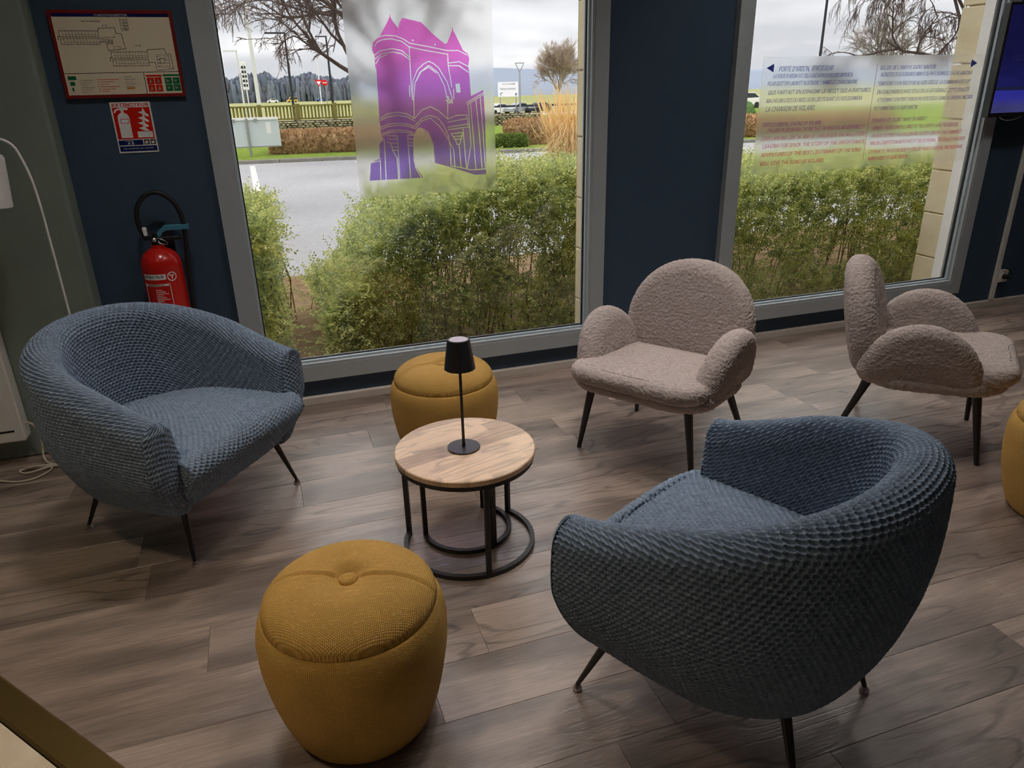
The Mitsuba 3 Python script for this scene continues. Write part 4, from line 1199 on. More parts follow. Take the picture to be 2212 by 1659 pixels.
# kerb and lawn: the kerb runs from (-0.4, 19.45) to (13, 18.2)
KD = np.array([13.4, -1.25]) / math.hypot(13.4, 1.25)
KA = math.atan2(KD[1], KD[0])
KN = np.array([-KD[1], KD[0]])
K0 = np.array([-.4, 19.42])
struct('kerb', 'stone kerb along the parking lot')
kp = mikit.ply(bev(0.006, .994, 0, .18, GZ - .1, GZ + .085, .015), 'm_kerb')
for i in range(-8, 32):
    o = K0 + KD * i
    put('kerb__stone', kp, at((o[0], o[1], 0), KA))
struct('lawn', 'strip of lawn behind the kerb')
lw = [K0 + KN * .18 + KD * s_ for s_ in (-30, 60)]
add('lawn', trimesh.Trimesh([[*lw[0], GZ + .07], [*lw[1], GZ + .07], [*(lw[1] + KN * 22), GZ + .05], [*(lw[0] + KN * 22), GZ + .05]], [[0, 1, 2], [0, 2, 3]], process=False), 'm_grass')
struct('field', 'meadow with a pale road falling away behind the fence')
def fz(y): return float(np.interp(y, [32, 130, 330, 346, 700], [-.2, -3.15, -3.2, -6.2, -7.0]))
ys = [31.2, 45, 60, 80, 100, 130, 200, 330, 346, 480, 700]
V = np.array([[x_, y_, fz(y_)] for y_ in ys for x_ in (-250, 450)])
F = [[2 * i, 2 * i + 1, 2 * i + 3] for i in range(len(ys) - 1)] + [[2 * i, 2 * i + 3, 2 * i + 2] for i in range(len(ys) - 1)]
add('field', trimesh.Trimesh(V, F, process=False), 'm_field')

# limestone outer wall: blocks at the window reveals
struct('wall_outside', 'cream limestone outer wall with block joints')
ow = []
JZ = [-.02, .33, .627, .909, 1.23, 1.56, 1.89, 2.22, 2.52, 2.83]
for a, b in ((-3.2, WINDOWS[0][0] + FW - .03), (WINDOWS[0][1] - FW + .05, WINDOWS[1][0] + FW - .04), (WINDOWS[1][1] - FW + .065, 8.0)):
    ow.append(bx(a + .012, b - .012, 3.665, 3.868, -.3, 3.6))
ow += [bx(WINDOWS[0][0], WINDOWS[0][1], 3.665, 3.86, -.3, .09), bx(WINDOWS[1][0], WINDOWS[1][1], 3.665, 3.90, -.3, .07), bx(-3.2, 8.0, 3.665, 3.86, 2.84, 3.6)]
add('wall_outside', cat(ow), 'm_mortar')
for edge, depth, side in ((WINDOWS[0][0] + FW - .03, 3.88, -1), (WINDOWS[0][1] - FW + .05, 3.84, 1), (WINDOWS[1][0] + FW - .04, 3.9, -1), (WINDOWS[1][1] - FW + .065, 3.93, 1)):
    for k, (za, zb_) in enumerate(zip(JZ[:-1], JZ[1:])):
        wd_ = .62 if k % 2 else .40
        xa, xb = (edge, edge + wd_) if side > 0 else (edge - wd_, edge)
        add('wall_outside__block', bev(xa, xb, 3.69, depth, za + .004, zb_ - .004, .005), 'm_limestone')

# ---------------------------------------------------------------- shrubs
def leaf_mesh(P_, D_, N_, size, rng, tone):
    """Folded two-triangle leaves at P_, pointing along D_, face normal about N_."""
    n = len(P_)
    D_ = D_ / (np.linalg.norm(D_, axis=1, keepdims=True) + 1e-9)
    S = np.cross(D_, N_)
    S /= np.linalg.norm(S, axis=1, keepdims=True) + 1e-9
    L_ = (size * rng.uniform(.7, 1.25, n))[:, None]
    W_ = L_ * .34
    up = np.cross(S, D_)
    a = P_
    b = P_ + D_ * L_ * .5 + S * W_ + up * L_ * .10
    c = P_ + D_ * L_
    d = P_ + D_ * L_ * .5 - S * W_ + up * L_ * .10
    V = np.stack([a, b, c, d], 1).reshape(-1, 3)
    k = np.arange(n)[:, None] * 4
    F = np.vstack([k + [0, 1, 2], k + [0, 2, 3]])
    C = np.repeat(tone, 4, axis=0)
    return trimesh.Trimesh(V, F, process=False), C


GREENS = np.array([lin(112, 128, 92), lin(148, 160, 106), lin(180, 186, 116), lin(214, 214, 158), lin(142, 160, 144)])


def shrub(label, n_twigs, sampler, size, seed, stems, leaves=18, pale=.3, wild=.5, group=None, tw=.13):
    rng = np.random.default_rng(seed)
    t = thing('shrub', label, 'shrub', group)
    p, nrm_ = sampler(rng, n_twigs)
    d = nrm_ * .8 + rng.normal(size=p.shape) * wild + np.array([0, 0, .45])
    d /= np.linalg.norm(d, axis=1, keepdims=True)
    ln_ = tw * rng.uniform(.6, 1.6, len(p))
    bend = rng.normal(size=p.shape) * .35 + np.array([0, 0, -.25])
    s_ = np.linspace(.05, 1, leaves)
    pos = p[:, None] + d[:, None] * (ln_[:, None] * s_)[..., None] + bend[:, None] * (ln_[:, None] * s_ ** 2)[..., None] * .4
    tang = d[:, None] + bend[:, None] * s_[None, :, None] * .8
    side = np.cross(tang, np.array([0, 0, 1.0]) + rng.normal(size=p.shape)[:, None] * .5)
    side /= np.linalg.norm(side, axis=2, keepdims=True) + 1e-9
    alt = np.where(np.arange(leaves) % 2, 1, -1)[None, :, None]
    ld = tang * .55 + side * alt * .9 + rng.normal(size=pos.shape) * .25
    up = np.cross(side, tang) + rng.normal(size=pos.shape) * .35
    k = rng.uniform(size=len(p))
    tone = GREENS[np.where(k < .26, 0, np.where(k < .6, 1, np.where(k < 1 - pale, 4, 2)))]
    tone = tone[:, None] * (1 - s_[None, :, None] * .35) + GREENS[3] * (s_[None, :, None] * .35)
    tone = np.minimum(tone * 1.45 * rng.uniform(.75, 1.25, (len(p), leaves, 1)), .85)
    me, C = leaf_mesh(pos.reshape(-1, 3), ld.reshape(-1, 3), up.reshape(-1, 3), size, rng, tone.reshape(-1, 3))
    add(t + '__foliage', me, 'm_leaf', color=C)
    labels[t + '__foliage'] = {'kind': 'stuff'}
    sv, dry = [], []
    for i in range(stems):
        j = rng.integers(len(p))
        e = p[j] + d[j] * .06
        b0 = np.array([e[0] + rng.normal() * .10, min(e[1] + rng.uniform(.0, .35), e[1] + .4), GZ + .02])
        mid = (b0 + e) / 2 + rng.normal(size=3) * .05
        (sv if i % 3 else dry).append(tube([b0, mid, e], [.006, .004, .002], 4))
    add(t + '__stems', cat(sv), 'm_twig')
    labels[t + '__stems'] = {'kind': 'stuff'}
    if dry:
        add(t + '__dry_stems', cat(dry), 'm_dry_stem')
        labels[t + '__dry_stems'] = {'kind': 'stuff'}


def clipped(x0_, x1_, y0_, y1_, z1_):
    def f(rng, n):
        A = [(x1_ - x0_) * (y1_ - y0_), (x1_ - x0_) * (z1_ - .05), (y1_ - y0_) * (z1_ - .05)]
        k = rng.choice(3, n, p=np.array(A) / sum(A))
        x_, y_, z_ = rng.uniform(x0_, x1_, n), rng.uniform(y0_, y1_, n), GZ + .1 + (z1_ - GZ - .1) * rng.uniform(0, 1, n) ** .8
        N = np.zeros((n, 3))
        z_ = np.where(k == 0, z1_ - rng.exponential(.03, n), z_)
        N[k == 0, 2] = 1
        y_ = np.where(k == 1, y0_ + rng.exponential(.05, n), y_)
        N[k == 1, 1] = -1
        x_ = np.where(k == 2, x1_ - rng.exponential(.05, n), x_)
        N[k == 2, 0] = 1
        p = np.c_[x_, y_, z_]
        # soften the edges, lumps
        w_ = meshkit.fbm(p * 2.4, 3, seed=5) - .5
        return p + N * (w_ * .16)[:, None] - N * .06, N
    return f


def loose(x0_, x1_, yf_, depth, top, seed=3, inner=.07, gapm=.24):
    """Points on the uneven front and top of a row of shrub from x0_ to x1_, its front at yf_, height top(x)."""
    def f(rng, n):
        out_p, out_n = [], []
        while sum(map(len, out_p)) < n:
            m = n * 2
            x_ = rng.uniform(x0_, x1_, m)
            s_ = rng.uniform(0, 1, m)
            hz_ = top(x_) - GZ
            fr = np.clip(s_ / .56, 0, 1)
            tp = np.clip((s_ - .56) / .44, 0, 1)
            z_ = GZ + .03 + hz_ * (1 - (1 - fr) ** 1.25) * 1.0 - hz_ * .10 * tp ** 2
            y_ = yf_ + .20 * np.abs(fr - .45) ** 2 + depth * tp
            th = np.where(tp > 0, 1.1 + .5 * tp, .15 + fr ** 3 * .9)
            N = np.c_[rng.normal(size=m) * .15, -np.cos(th), np.sin(th)]
            p = np.c_[x_, y_, z_]
            lump = meshkit.fbm(p * 2.8 + seed, 3, seed=seed) - .5
            p = p + N * (lump * .34)[:, None] - N * (rng.exponential(inner, m))[:, None]
            gap = meshkit.noise(p * 4.6, seed + 7)
            ok = (gap > gapm) & (p[:, 1] > yf_ - .06) & (p[:, 2] > GZ + .03)
            out_p.append(p[ok])
            out_n.append(N[ok])
        return np.vstack(out_p)[:n], np.vstack(out_n)[:n]
    return f


shrub('clipped green shrub with a flat top outside the left edge of the left window', 4200, clipped(-1.1, .03, 4.14, 5.35, .84), .020, 11, 60, leaves=16, pale=.42, wild=.45, tw=.11)
shrub('wide untidy green shrub filling the lower right of the left window', 9000, loose(.27, 2.35, 4.24, 1.3, lambda x_: np.interp(x_, [.15, .36, .48, .6, .78, 1.0, 1.4, 1.9, 2.8], [.20, .24, .34, .54, .72, .82, .86, .92, .9]), seed=3), .0205, 12, 200, leaves=16, pale=.38, wild=.68)
shrub('dense green shrub filling the bottom of the right window', 8200, loose(2.8, 5.5, 4.32, 1.4, lambda x_: np.interp(x_, [2.7, 3.2, 4.0, 4.8, 5.3], [.80, .83, .85, .83, .8]), seed=21), .0205, 14, 150, leaves=16, pale=.5, wild=.55)

# pampas grass
t = thing('ornamental_grass', 'tall dry straw coloured ornamental grass beside the kerb outside the left window', 'grass')
rng = np.random.default_rng(31)
bl, cl = [], []
pl, pcn = [], []
for i in range(2600):
    a = rng.uniform(0, 2 * np.pi)
    r_ = rng.uniform(0, .42)
    b0 = np.array([6.12 + r_ * math.cos(a), 14.1 + r_ * math.sin(a), GZ])
    lean = rng.uniform(.1, 1.0)
    h_ = rng.uniform(.5, 1.3)
    out_ = np.array([math.cos(a), math.sin(a), 0]) * lean * .62
    droop = rng.uniform(0, .7) * lean
    p0, p1, p2 = b0, b0 + out_ * .45 + [0, 0, h_ * .8], b0 + out_ * 1.1 + [0, 0, h_ * (1 - droop)]
    w_ = np.cross(out_ + 1e-3, [0, 0, 1])
    w_ = w_ / np.linalg.norm(w_) * .0055
    V = np.array([p0 - w_, p0 + w_, p1 - w_ * .8, p1 + w_ * .8, p2])
    bl.append(trimesh.Trimesh(V, [[0, 1, 3], [0, 3, 2], [2, 3, 4]], process=False))
    c = np.array(lin(228, 200, 148)) * rng.uniform(.7, 1.2)
    cl.append(np.tile(c, (5, 1)))
for i in range(320):
    a = rng.uniform(0, 2 * np.pi)
    r_ = rng.uniform(0, .42)
    b0 = np.array([6.12 + r_ * math.cos(a), 14.1 + r_ * math.sin(a), GZ])
    h_ = rng.uniform(.95, 1.72)
    tip = b0 + np.array([math.cos(a) * rng.uniform(.1, .55), math.sin(a) * .4, h_])
    mid = (b0 + tip) / 2 + [0, 0, .12]
    s_ = tube([b0, mid, b0 * .2 + tip * .8, tip], [.004, .003, .009, .002], 4)
    pl.append(s_)
    pcn.append(np.tile(np.array(lin(238, 206, 146)) * rng.uniform(.8, 1.15), (len(s_.vertices), 1)))
add(t + '__blades', cat(bl), 'm_plume', color=np.vstack(cl))
add(t + '__plumes', cat(pl), 'm_plume', color=np.vstack(pcn))
labels[t + '__blades'] = {'kind': 'stuff'}
labels[t + '__plumes'] = {'kind': 'stuff'}

# brown clipped hedges
def hedge(label, x0_, y0_, length, depth, h_, ang, seed, green=False, group='clipped winter hedges outside'):
    t = thing('hedge', label, 'hedge')
    rng = np.random.default_rng(seed)
    core = hull(*[(x_, y_, z_, .18) for x_ in (.18, length - .18) for y_ in (.18, depth - .18) for z_ in (.15, h_ - .2)])
    add(t + '__core', move(core, (x0_, y0_, GZ + .05), ang), 'm_leaf_dark' if green else 'm_brown_hedge', smooth=True)
    n = int(length * depth * 900) + 1500
    s_, fidx = trimesh.sample.sample_surface(core, n, seed=seed)
    N = core.face_normals[fidx]
    d_ = N * .7 + rng.normal(size=N.shape) * .35 + [0, 0, .55]
    d_ /= np.linalg.norm(d_, axis=1, keepdims=True)
    pal = np.array([lin(96, 118, 60), lin(140, 156, 84)] if green else [lin(150, 118, 86), lin(214, 182, 140)])
    tone = pal[0] + (pal[1] - pal[0]) * rng.uniform(size=(n, 1))
    me, C = leaf_mesh(s_, d_, np.cross(d_, rng.normal(size=N.shape)), .10 if not green else .06, rng, tone)
    me = move(me, (x0_, y0_, GZ + .05), ang)
    add(t + ('__leaves' if green else '__twigs'), me, 'm_brown_twigs', color=C)
    labels[t + ('__leaves' if green else '__twigs')] = {'kind': 'stuff'}


scene['m_leaf_dark'] = diff(lin(62, 78, 40))
hedge('long brown clipped hedge on the lawn left of the gate print', .45, 21.0, 4.9, 1.6, .52, KA, 41)
hedge('brown clipped hedge right of the gate print behind the straw grass', 7.0, 20.2, 5.0, 1.6, .62, KA, 42)
hedge('small clipped green hedge in front of the brown one right of the gate print', 6.2, 19.6, .95, .5, .33, KA, 43, True)
hedge('brown clipped hedge behind the frosted text panel', 12.9, 19.2, 6.0, 1.4, .55, KA, 44)

# back of a signboard
t = thing('signboard', 'back of a white metal signboard with two posts on the lawn', 'signboard')
sx0, sx1, sy_ = -1.75, .745, 20.8
add(t + '__panel', bx(sx0, sx1, sy_, sy_ + .03, .135, .86), 'm_sheet_metal')
add(t + '__rail', bx(sx0, sx1, sy_ - .04, sy_, .80, .86), 'm_white_jamb')
add(t + '__rail', bx(sx0, sx1, sy_ - .03, sy_, .135, .165), 'm_galvanised')
for xx in (-.04, -1.5):
    add(t + '__post', tube([(xx, sy_ - .06, GZ), (xx, sy_ - .06, .84)], .03, 10), 'm_galvanised')
for xx in (.18, -.35, -.9):
    add(t + '__clamp', bx(xx - .04, xx + .04, sy_ - .06, sy_, .77, .83), 'm_galvanised')
add(t + '__sticker', bx(.42, .53, sy_ - .004, sy_ - .001, .46, .74), 'm_white')

# gabion wall and fence
t = thing('gabion_wall', 'low gabion wall of stacked stones under the wooden fence', 'wall')
add(t + '__core', bx(-7, 12, 31.15, 31.7, -.5, .36), 'm_gabion_core')
rng = np.random.default_rng(51)
st = trimesh.creation.icosphere(subdivisions=1, radius=1.0)
ms, cs = [], []
for zi in range(7):
    for xi in range(110):
        x_ = -6.9 + xi * .172 + rng.uniform(-.04, .04) + (zi % 2) * .08
        m = st.copy()
        m.vertices = m.vertices * np.array([.095, .08, .045]) * rng.uniform(.75, 1.15, 3) + [x_, 31.12, -.15 + zi * .076]
        ms.append(m)
        cs.append(np.tile(np.array(lin(168, 158, 134)) * rng.uniform(.55, 1.15), (len(m.vertices), 1)))
add(t + '__stones', cat(ms), 'm_gabion_stone', color=np.vstack(cs))
labels[t + '__stones'] = {'kind': 'stuff'}
t = thing('fence', 'greenish wooden fence of upright slats on the gabion wall', 'fence')
FY = 31.4
z0_, z1_ = .38, .94
pp = mikit.ply(bx(-.08, .08, -.06, .06, 0, z1_ - z0_ + .04), 'm_fence_wood')
sl = mikit.ply(bx(-.035, .035, -.012, .012, 0, z1_ - z0_ - .12), 'm_fence_wood')
for i in range(11):
    put(t + '__post', pp, at((-5.2 + i * 1.42, FY, z0_)))
for i in range(108):
    x_ = -5.2 + i * .1315
    if i % 10.8 > .9:
        put(t + '__slat', sl, at((x_, FY, z0_ + .06)))
add(t + '__top_rail', bx(-5.3, 9.1, FY - .07, FY + .07, z1_ - .06, z1_), 'm_fence_wood')
add(t + '__bottom_rail', bx(-5.3, 9.1, FY - .04, FY + .04, z0_ + .02, z0_ + .08), 'm_fence_wood')


# ---------------------------------------------------------------- lamp posts, flagpoles, road signs
def pole(name, cat_, label, x_, y_, top, r_, mat, base=None, head=None):
    t = thing(name, label, cat_)
    b = fz(y_) - .05 if base is None else base
    add(t + '__pole', tube([(x_, y_, b), (x_, y_, b * .3 + top * .7), (x_, y_, top)], [r_ * 1.25, r_, r_ * .75], 8), mat)
    if head:
        head(t, x_, y_, top, mat)


def arm_head(t, x_, y_, z_, mat):
    add(t + '__lamp_head', cat(bx(x_ - 1.35, x_ + .08, y_ - .12, y_ + .12, z_ - .05, z_ + .05)), mat)


def small_head(t, x_, y_, z_, mat):
    add(t + '__lamp_head', bx(x_ - .9, x_ + .06, y_ - .1, y_ + .1, z_ - .04, z_ + .05), mat)


def tri_head(t, x_, y_, z_, mat):
    add(t + '__lamp_head', cat(tube([(x_, y_, z_ - .1), (x_ - .62, y_, z_ + 1.0), (x_ + .62, y_, z_ + 1.0), (x_, y_, z_ - .1)], .07, 6), bx(x_ - .55, x_ + .55, y_ - .2, y_ + .2, z_ + .95, z_ + 1.06)), mat)


pole('street_lamp', 'street lamp', 'dark street lamp with an arm behind the fence, left of the road signs', 3.36, 60, 5.25, .085, 'm_pole_dark', head=arm_head)
pole('street_lamp', 'street lamp', 'dark plain post right of the road signs, beside the gate print', 7.3, 70, 5.6, .09, 'm_pole_dark', head=small_head)
pole('street_lamp', 'street lamp', 'pale street lamp with a triangular head near the straw grass', 35.35, 100, 3.1, .10, 'm_galvanised', head=tri_head)
pole('street_lamp', 'street lamp', 'slim pale street lamp left of the thick white mast', -.08, 60, 4.1, .055, 'm_pole_white', head=small_head)
pole('mast', 'mast', 'thick white mast behind the fence in the left window', .96, 60, 9.5, .125, 'm_pole_white')
pole('mast', 'mast', 'thin dark mast in front of the clouds in the right window', 33.6, 40, 8.5, .07, 'm_pole_dark')
t = thing('flag_banner', 'white upright banner with dark marks on a short pole left of the mast', 'flag')
add(t + '__pole', tube([(.25, 60, fz(60)), (.25, 60, 3.3)], .05, 8), 'm_pole_white')
add(t + '__banner', bx(.02, .44, 59.98, 60.0, 1.55, 3.45), 'm_sign_white')
add(t + '__marks', cat([bx(.08, .38, 59.96, 59.975, 1.75 + i * .3, 1.92 + i * .3) for i in range(5)]), 'm_pole_dark')
t = thing('road_sign', 'red rimmed give way triangle sign on a white post', 'road sign')
gx, gy = 9.96, 110
add(t + '__post', tube([(gx, gy + .1, fz(110)), (gx, gy + .1, 5.6)], .09, 8), 'm_pole_white')
tri = shapely.affinity.translate(Polygon([(-.52, .40), (.52, .40), (0, -.46)]), gx - .1, 2.22)
add(t + '__plate', flat(tri, gy, .03), 'm_sign_red')
add(t + '__face', flat(shapely.affinity.scale(tri, .56, .56), gy - .04, .02), 'm_sign_white')
t = thing('road_sign', 'round red no entry sign beside the give way triangle', 'road sign')
gx2 = gx + .72
add(t + '__post', tube([(gx2 + .1, gy + .5, fz(110)), (gx2 + .1, gy + .5, 2.5)], .05, 8), 'm_galvanised')
add(t + '__disc', flat(shapely.Point(gx2, 2.25).buffer(.38, quad_segs=10), gy + .4, .03), 'm_sign_red')
add(t + '__bar', flat(sbox(gx2 - .26, 2.19, gx2 + .26, 2.31), gy + .36, .02), 'm_sign_white')
t = thing('billboard', 'white billboard with grey lettering on two posts in the meadow', 'billboard')
bx0, bx1, bz0, bz1, by = 32.25, 35.1, -.02, 1.82, 100
add(t + '__panel', bx(bx0, bx1, by, by + .08, bz0, bz1), 'm_sign_white')
for xx in (bx0 + .3, bx1 - .3):
    add(t + '__post', tube([(xx, by + .1, fz(100)), (xx, by + .1, bz1)], .06, 8), 'm_galvanised')
scene['m_sign_grey'] = diff(lin(120, 128, 136))
add(t + '__lettering', cat(words('Piscine et Patinoire', bx0 + .3, 0.85, 2.2, .24, by - .01, .01), words('LAON', bx0 + 1.6, 1.48, .8, .17, by - .01, .01, bold=True), words('VILLE DE', bx0 + .6, 1.48, .9, .15, by - .01, .01)), 'm_sign_grey')
add(t + '__logo', cat(flat(shapely.Point(bx0 + .5, .3).buffer(.22).difference(shapely.Point(bx0 + .56, .26).buffer(.17)), by - .005, .01), flat(sbox(bx1 - .45, .12, bx1 - .2, .42), by - .005, .01)), 'm_sign_grey')


# ---------------------------------------------------------------- cars
def car(label, loc, rz, mat, group=None, van=False, s=1.0):
    t = thing('car', label, 'car', group)
    L_, W_, H_ = 4.2, 1.75, 1.46
    prof = [(0, .32), (.05, .72), (.75, .86), (1.05, .92), (3.95, .95), (4.15, .78), (4.2, .35), (4.1, .25), (.1, .25)]
    roof = [(1.0, .9), (1.6, 1.40), (2.1, H_), (3.2, H_ - .03), (3.85, 1.05), (3.95, .93)] if not van else [(.7, .9), (1.2, 1.7), (1.5, 1.9), (4.0, 1.9), (4.12, .95)]

    def ext(pl_, w_):
        m = trimesh.creation.extrude_polygon(Polygon(pl_), w_, engine='earcut')
        v = m.vertices
        m.vertices = np.c_[v[:, 0] - L_ / 2, v[:, 2] - w_ / 2, v[:, 1]]
        m.fix_normals()
        return m
    W = at(loc, rz)
    add(t + '__body', ext(prof, W_), mat, to_world=W)
    add(t + '__roof', ext([(a * .98 + .05, b + .02) for a, b in roof], W_ - .34), mat, to_world=W)
    inset = Polygon(roof).buffer(-.07)
    add(t + '__windows', ext(list(inset.exterior.coords)[:-1], W_ - .30), 'm_car_glass', to_world=W)
    for xx in (.85, 3.35):
        for sg in (-1, 1):
            wh = trimesh.creation.cylinder(.32, .2, sections=18)
            wh.apply_transform(trimesh.transformations.rotation_matrix(math.pi / 2, [1, 0, 0]))
            wh.apply_translation((xx - L_ / 2, sg * (W_ / 2 - .08), .32))
            add(t + '__wheel', wh, 'm_black_rubber', to_world=W)


car('small white car far away on the road above the fence', (10.2, 318, fz(318)), .1, 'm_car_white')
car('yellow van far away on the road above the fence', (17.6, 318, fz(318)), .1, 'm_car_yellow', van=True)
car('dark blue car far away on the road right of the yellow van', (28.6, 318, fz(318)), .1, 'm_car_blue')
car('white car parked below the billboard', (36.2, 113, fz(113)), .5, 'm_car_white')
car('silver car parked below the billboard between a white and a dark car', (39.3, 112.5, fz(112)), .5, 'm_car_grey')
car('dark car parked right of the street lamp with the triangular head', (42.6, 112, fz(112)), .5, 'm_car_dark')
car('white car at the left edge of the right window', (42.2, 60, fz(60)), .2, 'm_car_white')
t = thing('guard_rail', 'grey rail running in front of the parked cars in the meadow', 'rail')
add(t + '__rail', bx(28, 60, 104, 104.1, fz(104) + .9, fz(104) + 1.15), 'm_pole_dark')
for i in range(9):
    add(t + '__post', bx(29 + i * 3.6, 29.15 + i * 3.6, 104.1, 104.2, fz(104) - .05, fz(104) + 1.0), 'm_pole_dark')


# ---------------------------------------------------------------- bare trees
def bare_tree(label, seed, base, height, limbs, r0_, mat, min_r=.004, droop=.0, depth=5, kids=(3, 5), spread=.6, trunk_to=None, shrink=.62, sides=4):
    rng = np.random.default_rng(seed)
    t = thing('bare_tree', label, 'tree')
    base = np.asarray(base, float)
    segs = {'trunk': [], 'branches': [], 'twigs': []}

    def grow(p, d, length, r_, lev):
        n = 5 if lev < 3 else 4
        pts = [p]
        dirn = d / np.linalg.norm(d)
        for i in range(n):
            dirn = dirn + rng.normal(size=3) * .13 + np.array([0, 0, (.05 if lev < 2 else -droop * (lev - 1))])
            dirn /= np.linalg.norm(dirn)
            pts.append(pts[-1] + dirn * length / n)
        rr = np.linspace(r_, max(r_ * .5, min_r), n + 1)
        segs['branches' if lev < 3 else 'twigs'].append(tube(pts, rr, sides if lev < 3 else 3))
        if lev >= depth or length < .15:
            return
        k = rng.integers(kids[0], kids[1] + 1)
        for i in range(k):
            f = rng.uniform(.3, 1.0)
            j = min(int(f * n), n - 1)
            q = pts[j] + (pts[j + 1] - pts[j]) * (f * n - j)
            nd = dirn + rng.normal(size=3) * spread
            grow(q, nd, length * shrink * rng.uniform(.7, 1.2), max(r_ * .55, min_r), lev + 1)

    top = np.asarray(trunk_to, float) if trunk_to is not None else base + [0, 0, height * .35]
    segs['trunk'].append(tube([base, (base + top) / 2 + rng.normal(size=3) * .03, top], [r0_ * 1.3, r0_, r0_ * .8], 10))
    for f, d, ln_ in limbs:
        grow(base + (top - base) * f, np.asarray(d, float), ln_, r0_ * .5, 0)
    add(t + '__trunk', cat(segs['trunk']), mat)
    add(t + '__branches', cat(segs['branches']), mat)
    add(t + '__twigs', cat(segs['twigs']), mat)
    labels[t + '__branches'] = {'kind': 'stuff'}
    labels[t + '__twigs'] = {'kind': 'stuff'}


bare_tree('big bare tree whose branches reach in from behind the gate print', 61, (3.75, 19.8, GZ), 7, [(.72, (-1, -.1, .42), 2.6), (.8, (-.9, -.4, .75), 2.8), (.9, (-.7, .3, 1.0), 2.8), (.95, (-.2, .2, 1), 2.4), (1.0, (.5, .3, 1), 2.2), (.85, (.8, -.2, .6), 1.6), (.66, (-1, .4, .25), 2.4)], .14, 'm_bark', .0055, .02, 5, (3, 4), .5, (3.55, 19.8, 2.2))
bare_tree('bare weeping tree at the top left corner of the left window', 62, (-4.3, 26.0, -.1), 8, [(.9, (1, -.1, .6), 3.0), (1.0, (.8, .2, .9), 3.2), (.95, (1, .2, .45), 2.8), (1.0, (.5, .2, 1), 3.0), (.97, (1, -.2, .2), 2.8)], .055, 'm_bark_far', .007, .10, 5, (3, 5), .5, (-4.3, 26, 3.6))
bare_tree('bare weeping tree reaching in from the right in the right window', 63, (14.9, 12.6, GZ), 7, [(.9, (-1, -.15, .35), 2.3), (1.0, (-.8, .1, .8), 2.3), (.82, (-1, .1, .1), 2.0), (1.0, (-.2, .1, 1), 2.0), (.95, (-1, .3, .55), 2.5)], .085, 'm_bark', .0032, .13, 5, (4, 5), .45, (14.6, 12.6, 2.3))
bare_tree('small round bare tree behind the straw grass', 64, (24.6, 60, fz(60)), 5, [(.8, (math.cos(a) * .8, math.sin(a) * .5, 1.0), 1.9) for a in np.linspace(0, 6.28, 9)[:-1]] + [(1, (.1, 0, 1), 2.0), (1, (-.3, 0, 1), 2.0), (1, (.4, 0, 1), 2.0)], .10, 'm_bark_pale', .008, -.02, 4, (5, 6), .36, (24.6, 60, fz(60) + 2.4))
bare_tree('bare tree behind the weeping one above the text panel', 65, (29.5, 30, -.2), 6, [(.8, (math.cos(a), math.sin(a) * .6, 1.1), 2.0) for a in np.linspace(.3, 6.58, 7)[:-1]], .10, 'm_bark_far', .007, .0, 4, (4, 5), .42, (29.5, 30, 1.4))

# bush and forest
t = thing('round_bush', 'small round green bush at the left edge of the right window', 'bush')
m = trimesh.creation.icosphere(subdivisions=4, radius=.55)
m.vertices = m.vertices * (1 + (meshkit.fbm(m.vertices * 7, 3) - .5)[:, None] * .35) + [17.3, 24.5, .25]
scene['m_bush'] = diff(lin(92, 118, 72))
add(t + '__foliage', m, 'm_bush', smooth=True)
add(t + '__stem', tube([(17.3, 24.5, GZ), (17.3, 24.5, .2)], .05, 6), 'm_bark')

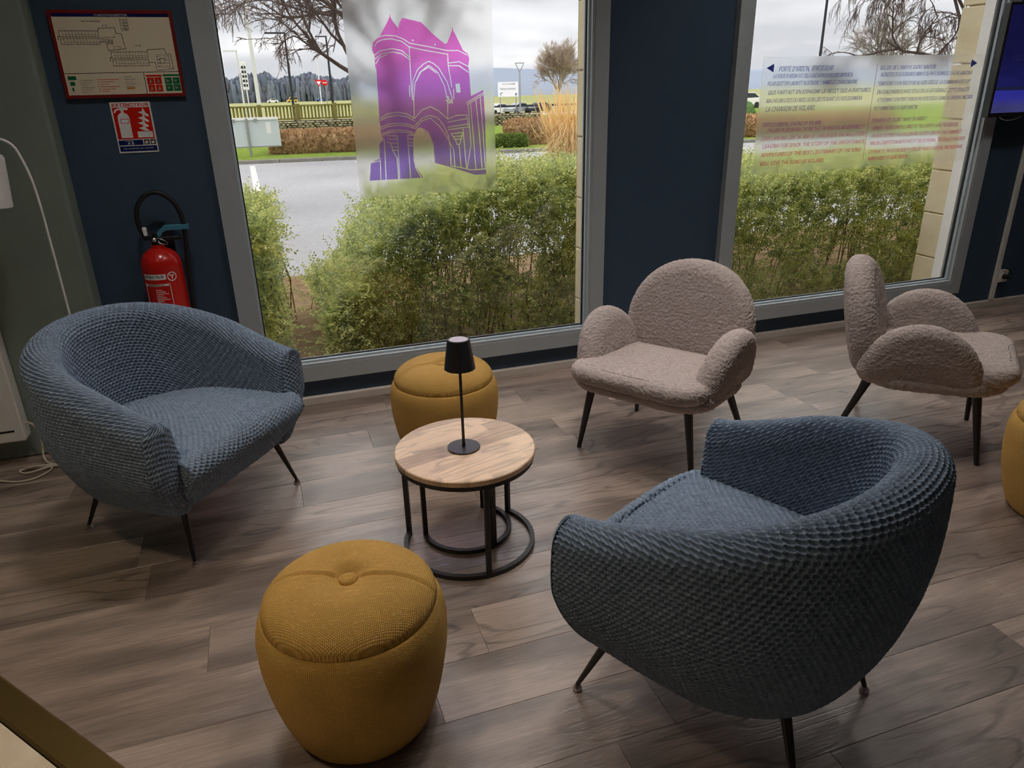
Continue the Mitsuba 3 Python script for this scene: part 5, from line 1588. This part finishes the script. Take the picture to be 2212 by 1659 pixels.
t = thing('forest', 'winter forest along the horizon behind the fence, grey blue from painted haze', 'forest')
rng = np.random.default_rng(71)
ball = trimesh.creation.icosphere(subdivisions=1, radius=1.0)
bv, bf = np.array(ball.vertices), np.array(ball.faces)
Vs, Fs, Cs, k = [], [], [], 0
for i in range(2400):
    x_ = rng.uniform(-60, 62)
    y_ = rng.uniform(452, 480)
    h_ = (rng.uniform(13.2, 15.6) + 1.6 * math.sin(x_ * .21) + 1.1 * math.sin(x_ * .53 + 1)) * np.interp(x_, [-60, 20, 62], [1.0, 1.0, .84]) * (1 if y_ > 458 else rng.uniform(.55, 1))
    tone = np.array(lin(112, 120, 130)) * rng.uniform(.62, 1.12) * np.array([1 + rng.uniform(-.08, .16), 1, 1 + rng.uniform(-.04, .12)])  # grey-blue tint paints distance haze into the tree colour
    for j in range(2):
        r_ = rng.uniform(.7, 1.5)
        v = bv * np.array([r_, r_, r_ * 3.2]) * (1 + rng.uniform(-.28, .28, (len(bv), 1))) + [x_ + rng.normal() * .4, y_, fz(460) + h_ * (.36 + .40 * j) - .4]
        Vs.append(v)
        Fs.append(bf + k)
        Cs.append(np.tile(tone * (1 + .15 * j), (len(bv), 1)))
        k += len(bv)
add(t, trimesh.Trimesh(np.vstack(Vs), np.vstack(Fs), process=False), 'm_hazed_forest', smooth=True, color=np.vstack(Cs))
labels[t]['kind'] = 'stuff'
struct('hills', 'wooded hills on the horizon at the right, bluish from painted haze')
hx = np.linspace(40, 900, 90)
hz = 6 + 9 * meshkit.fbm(np.c_[hx * .012, hx * 0, hx * 0], 4, seed=3) + np.interp(hx, [40, 120, 200, 300, 900], [-6, 1, 4, -2, -4])
V = np.vstack([np.c_[hx, 560 + 0 * hx, hz * 0 - 8], np.c_[hx, 575 + 0 * hx, hz], np.c_[hx, 650 + 0 * hx, hz * 1.1]])
n = len(hx)
F = []
for r_ in (0, 1):
    for i in range(n - 1):
        a = r_ * n + i
        F += [[a, a + 1, a + n + 1], [a, a + n + 1, a + n]]
add('hills', trimesh.Trimesh(V, F, process=False), 'm_hazed_hill', smooth=True)
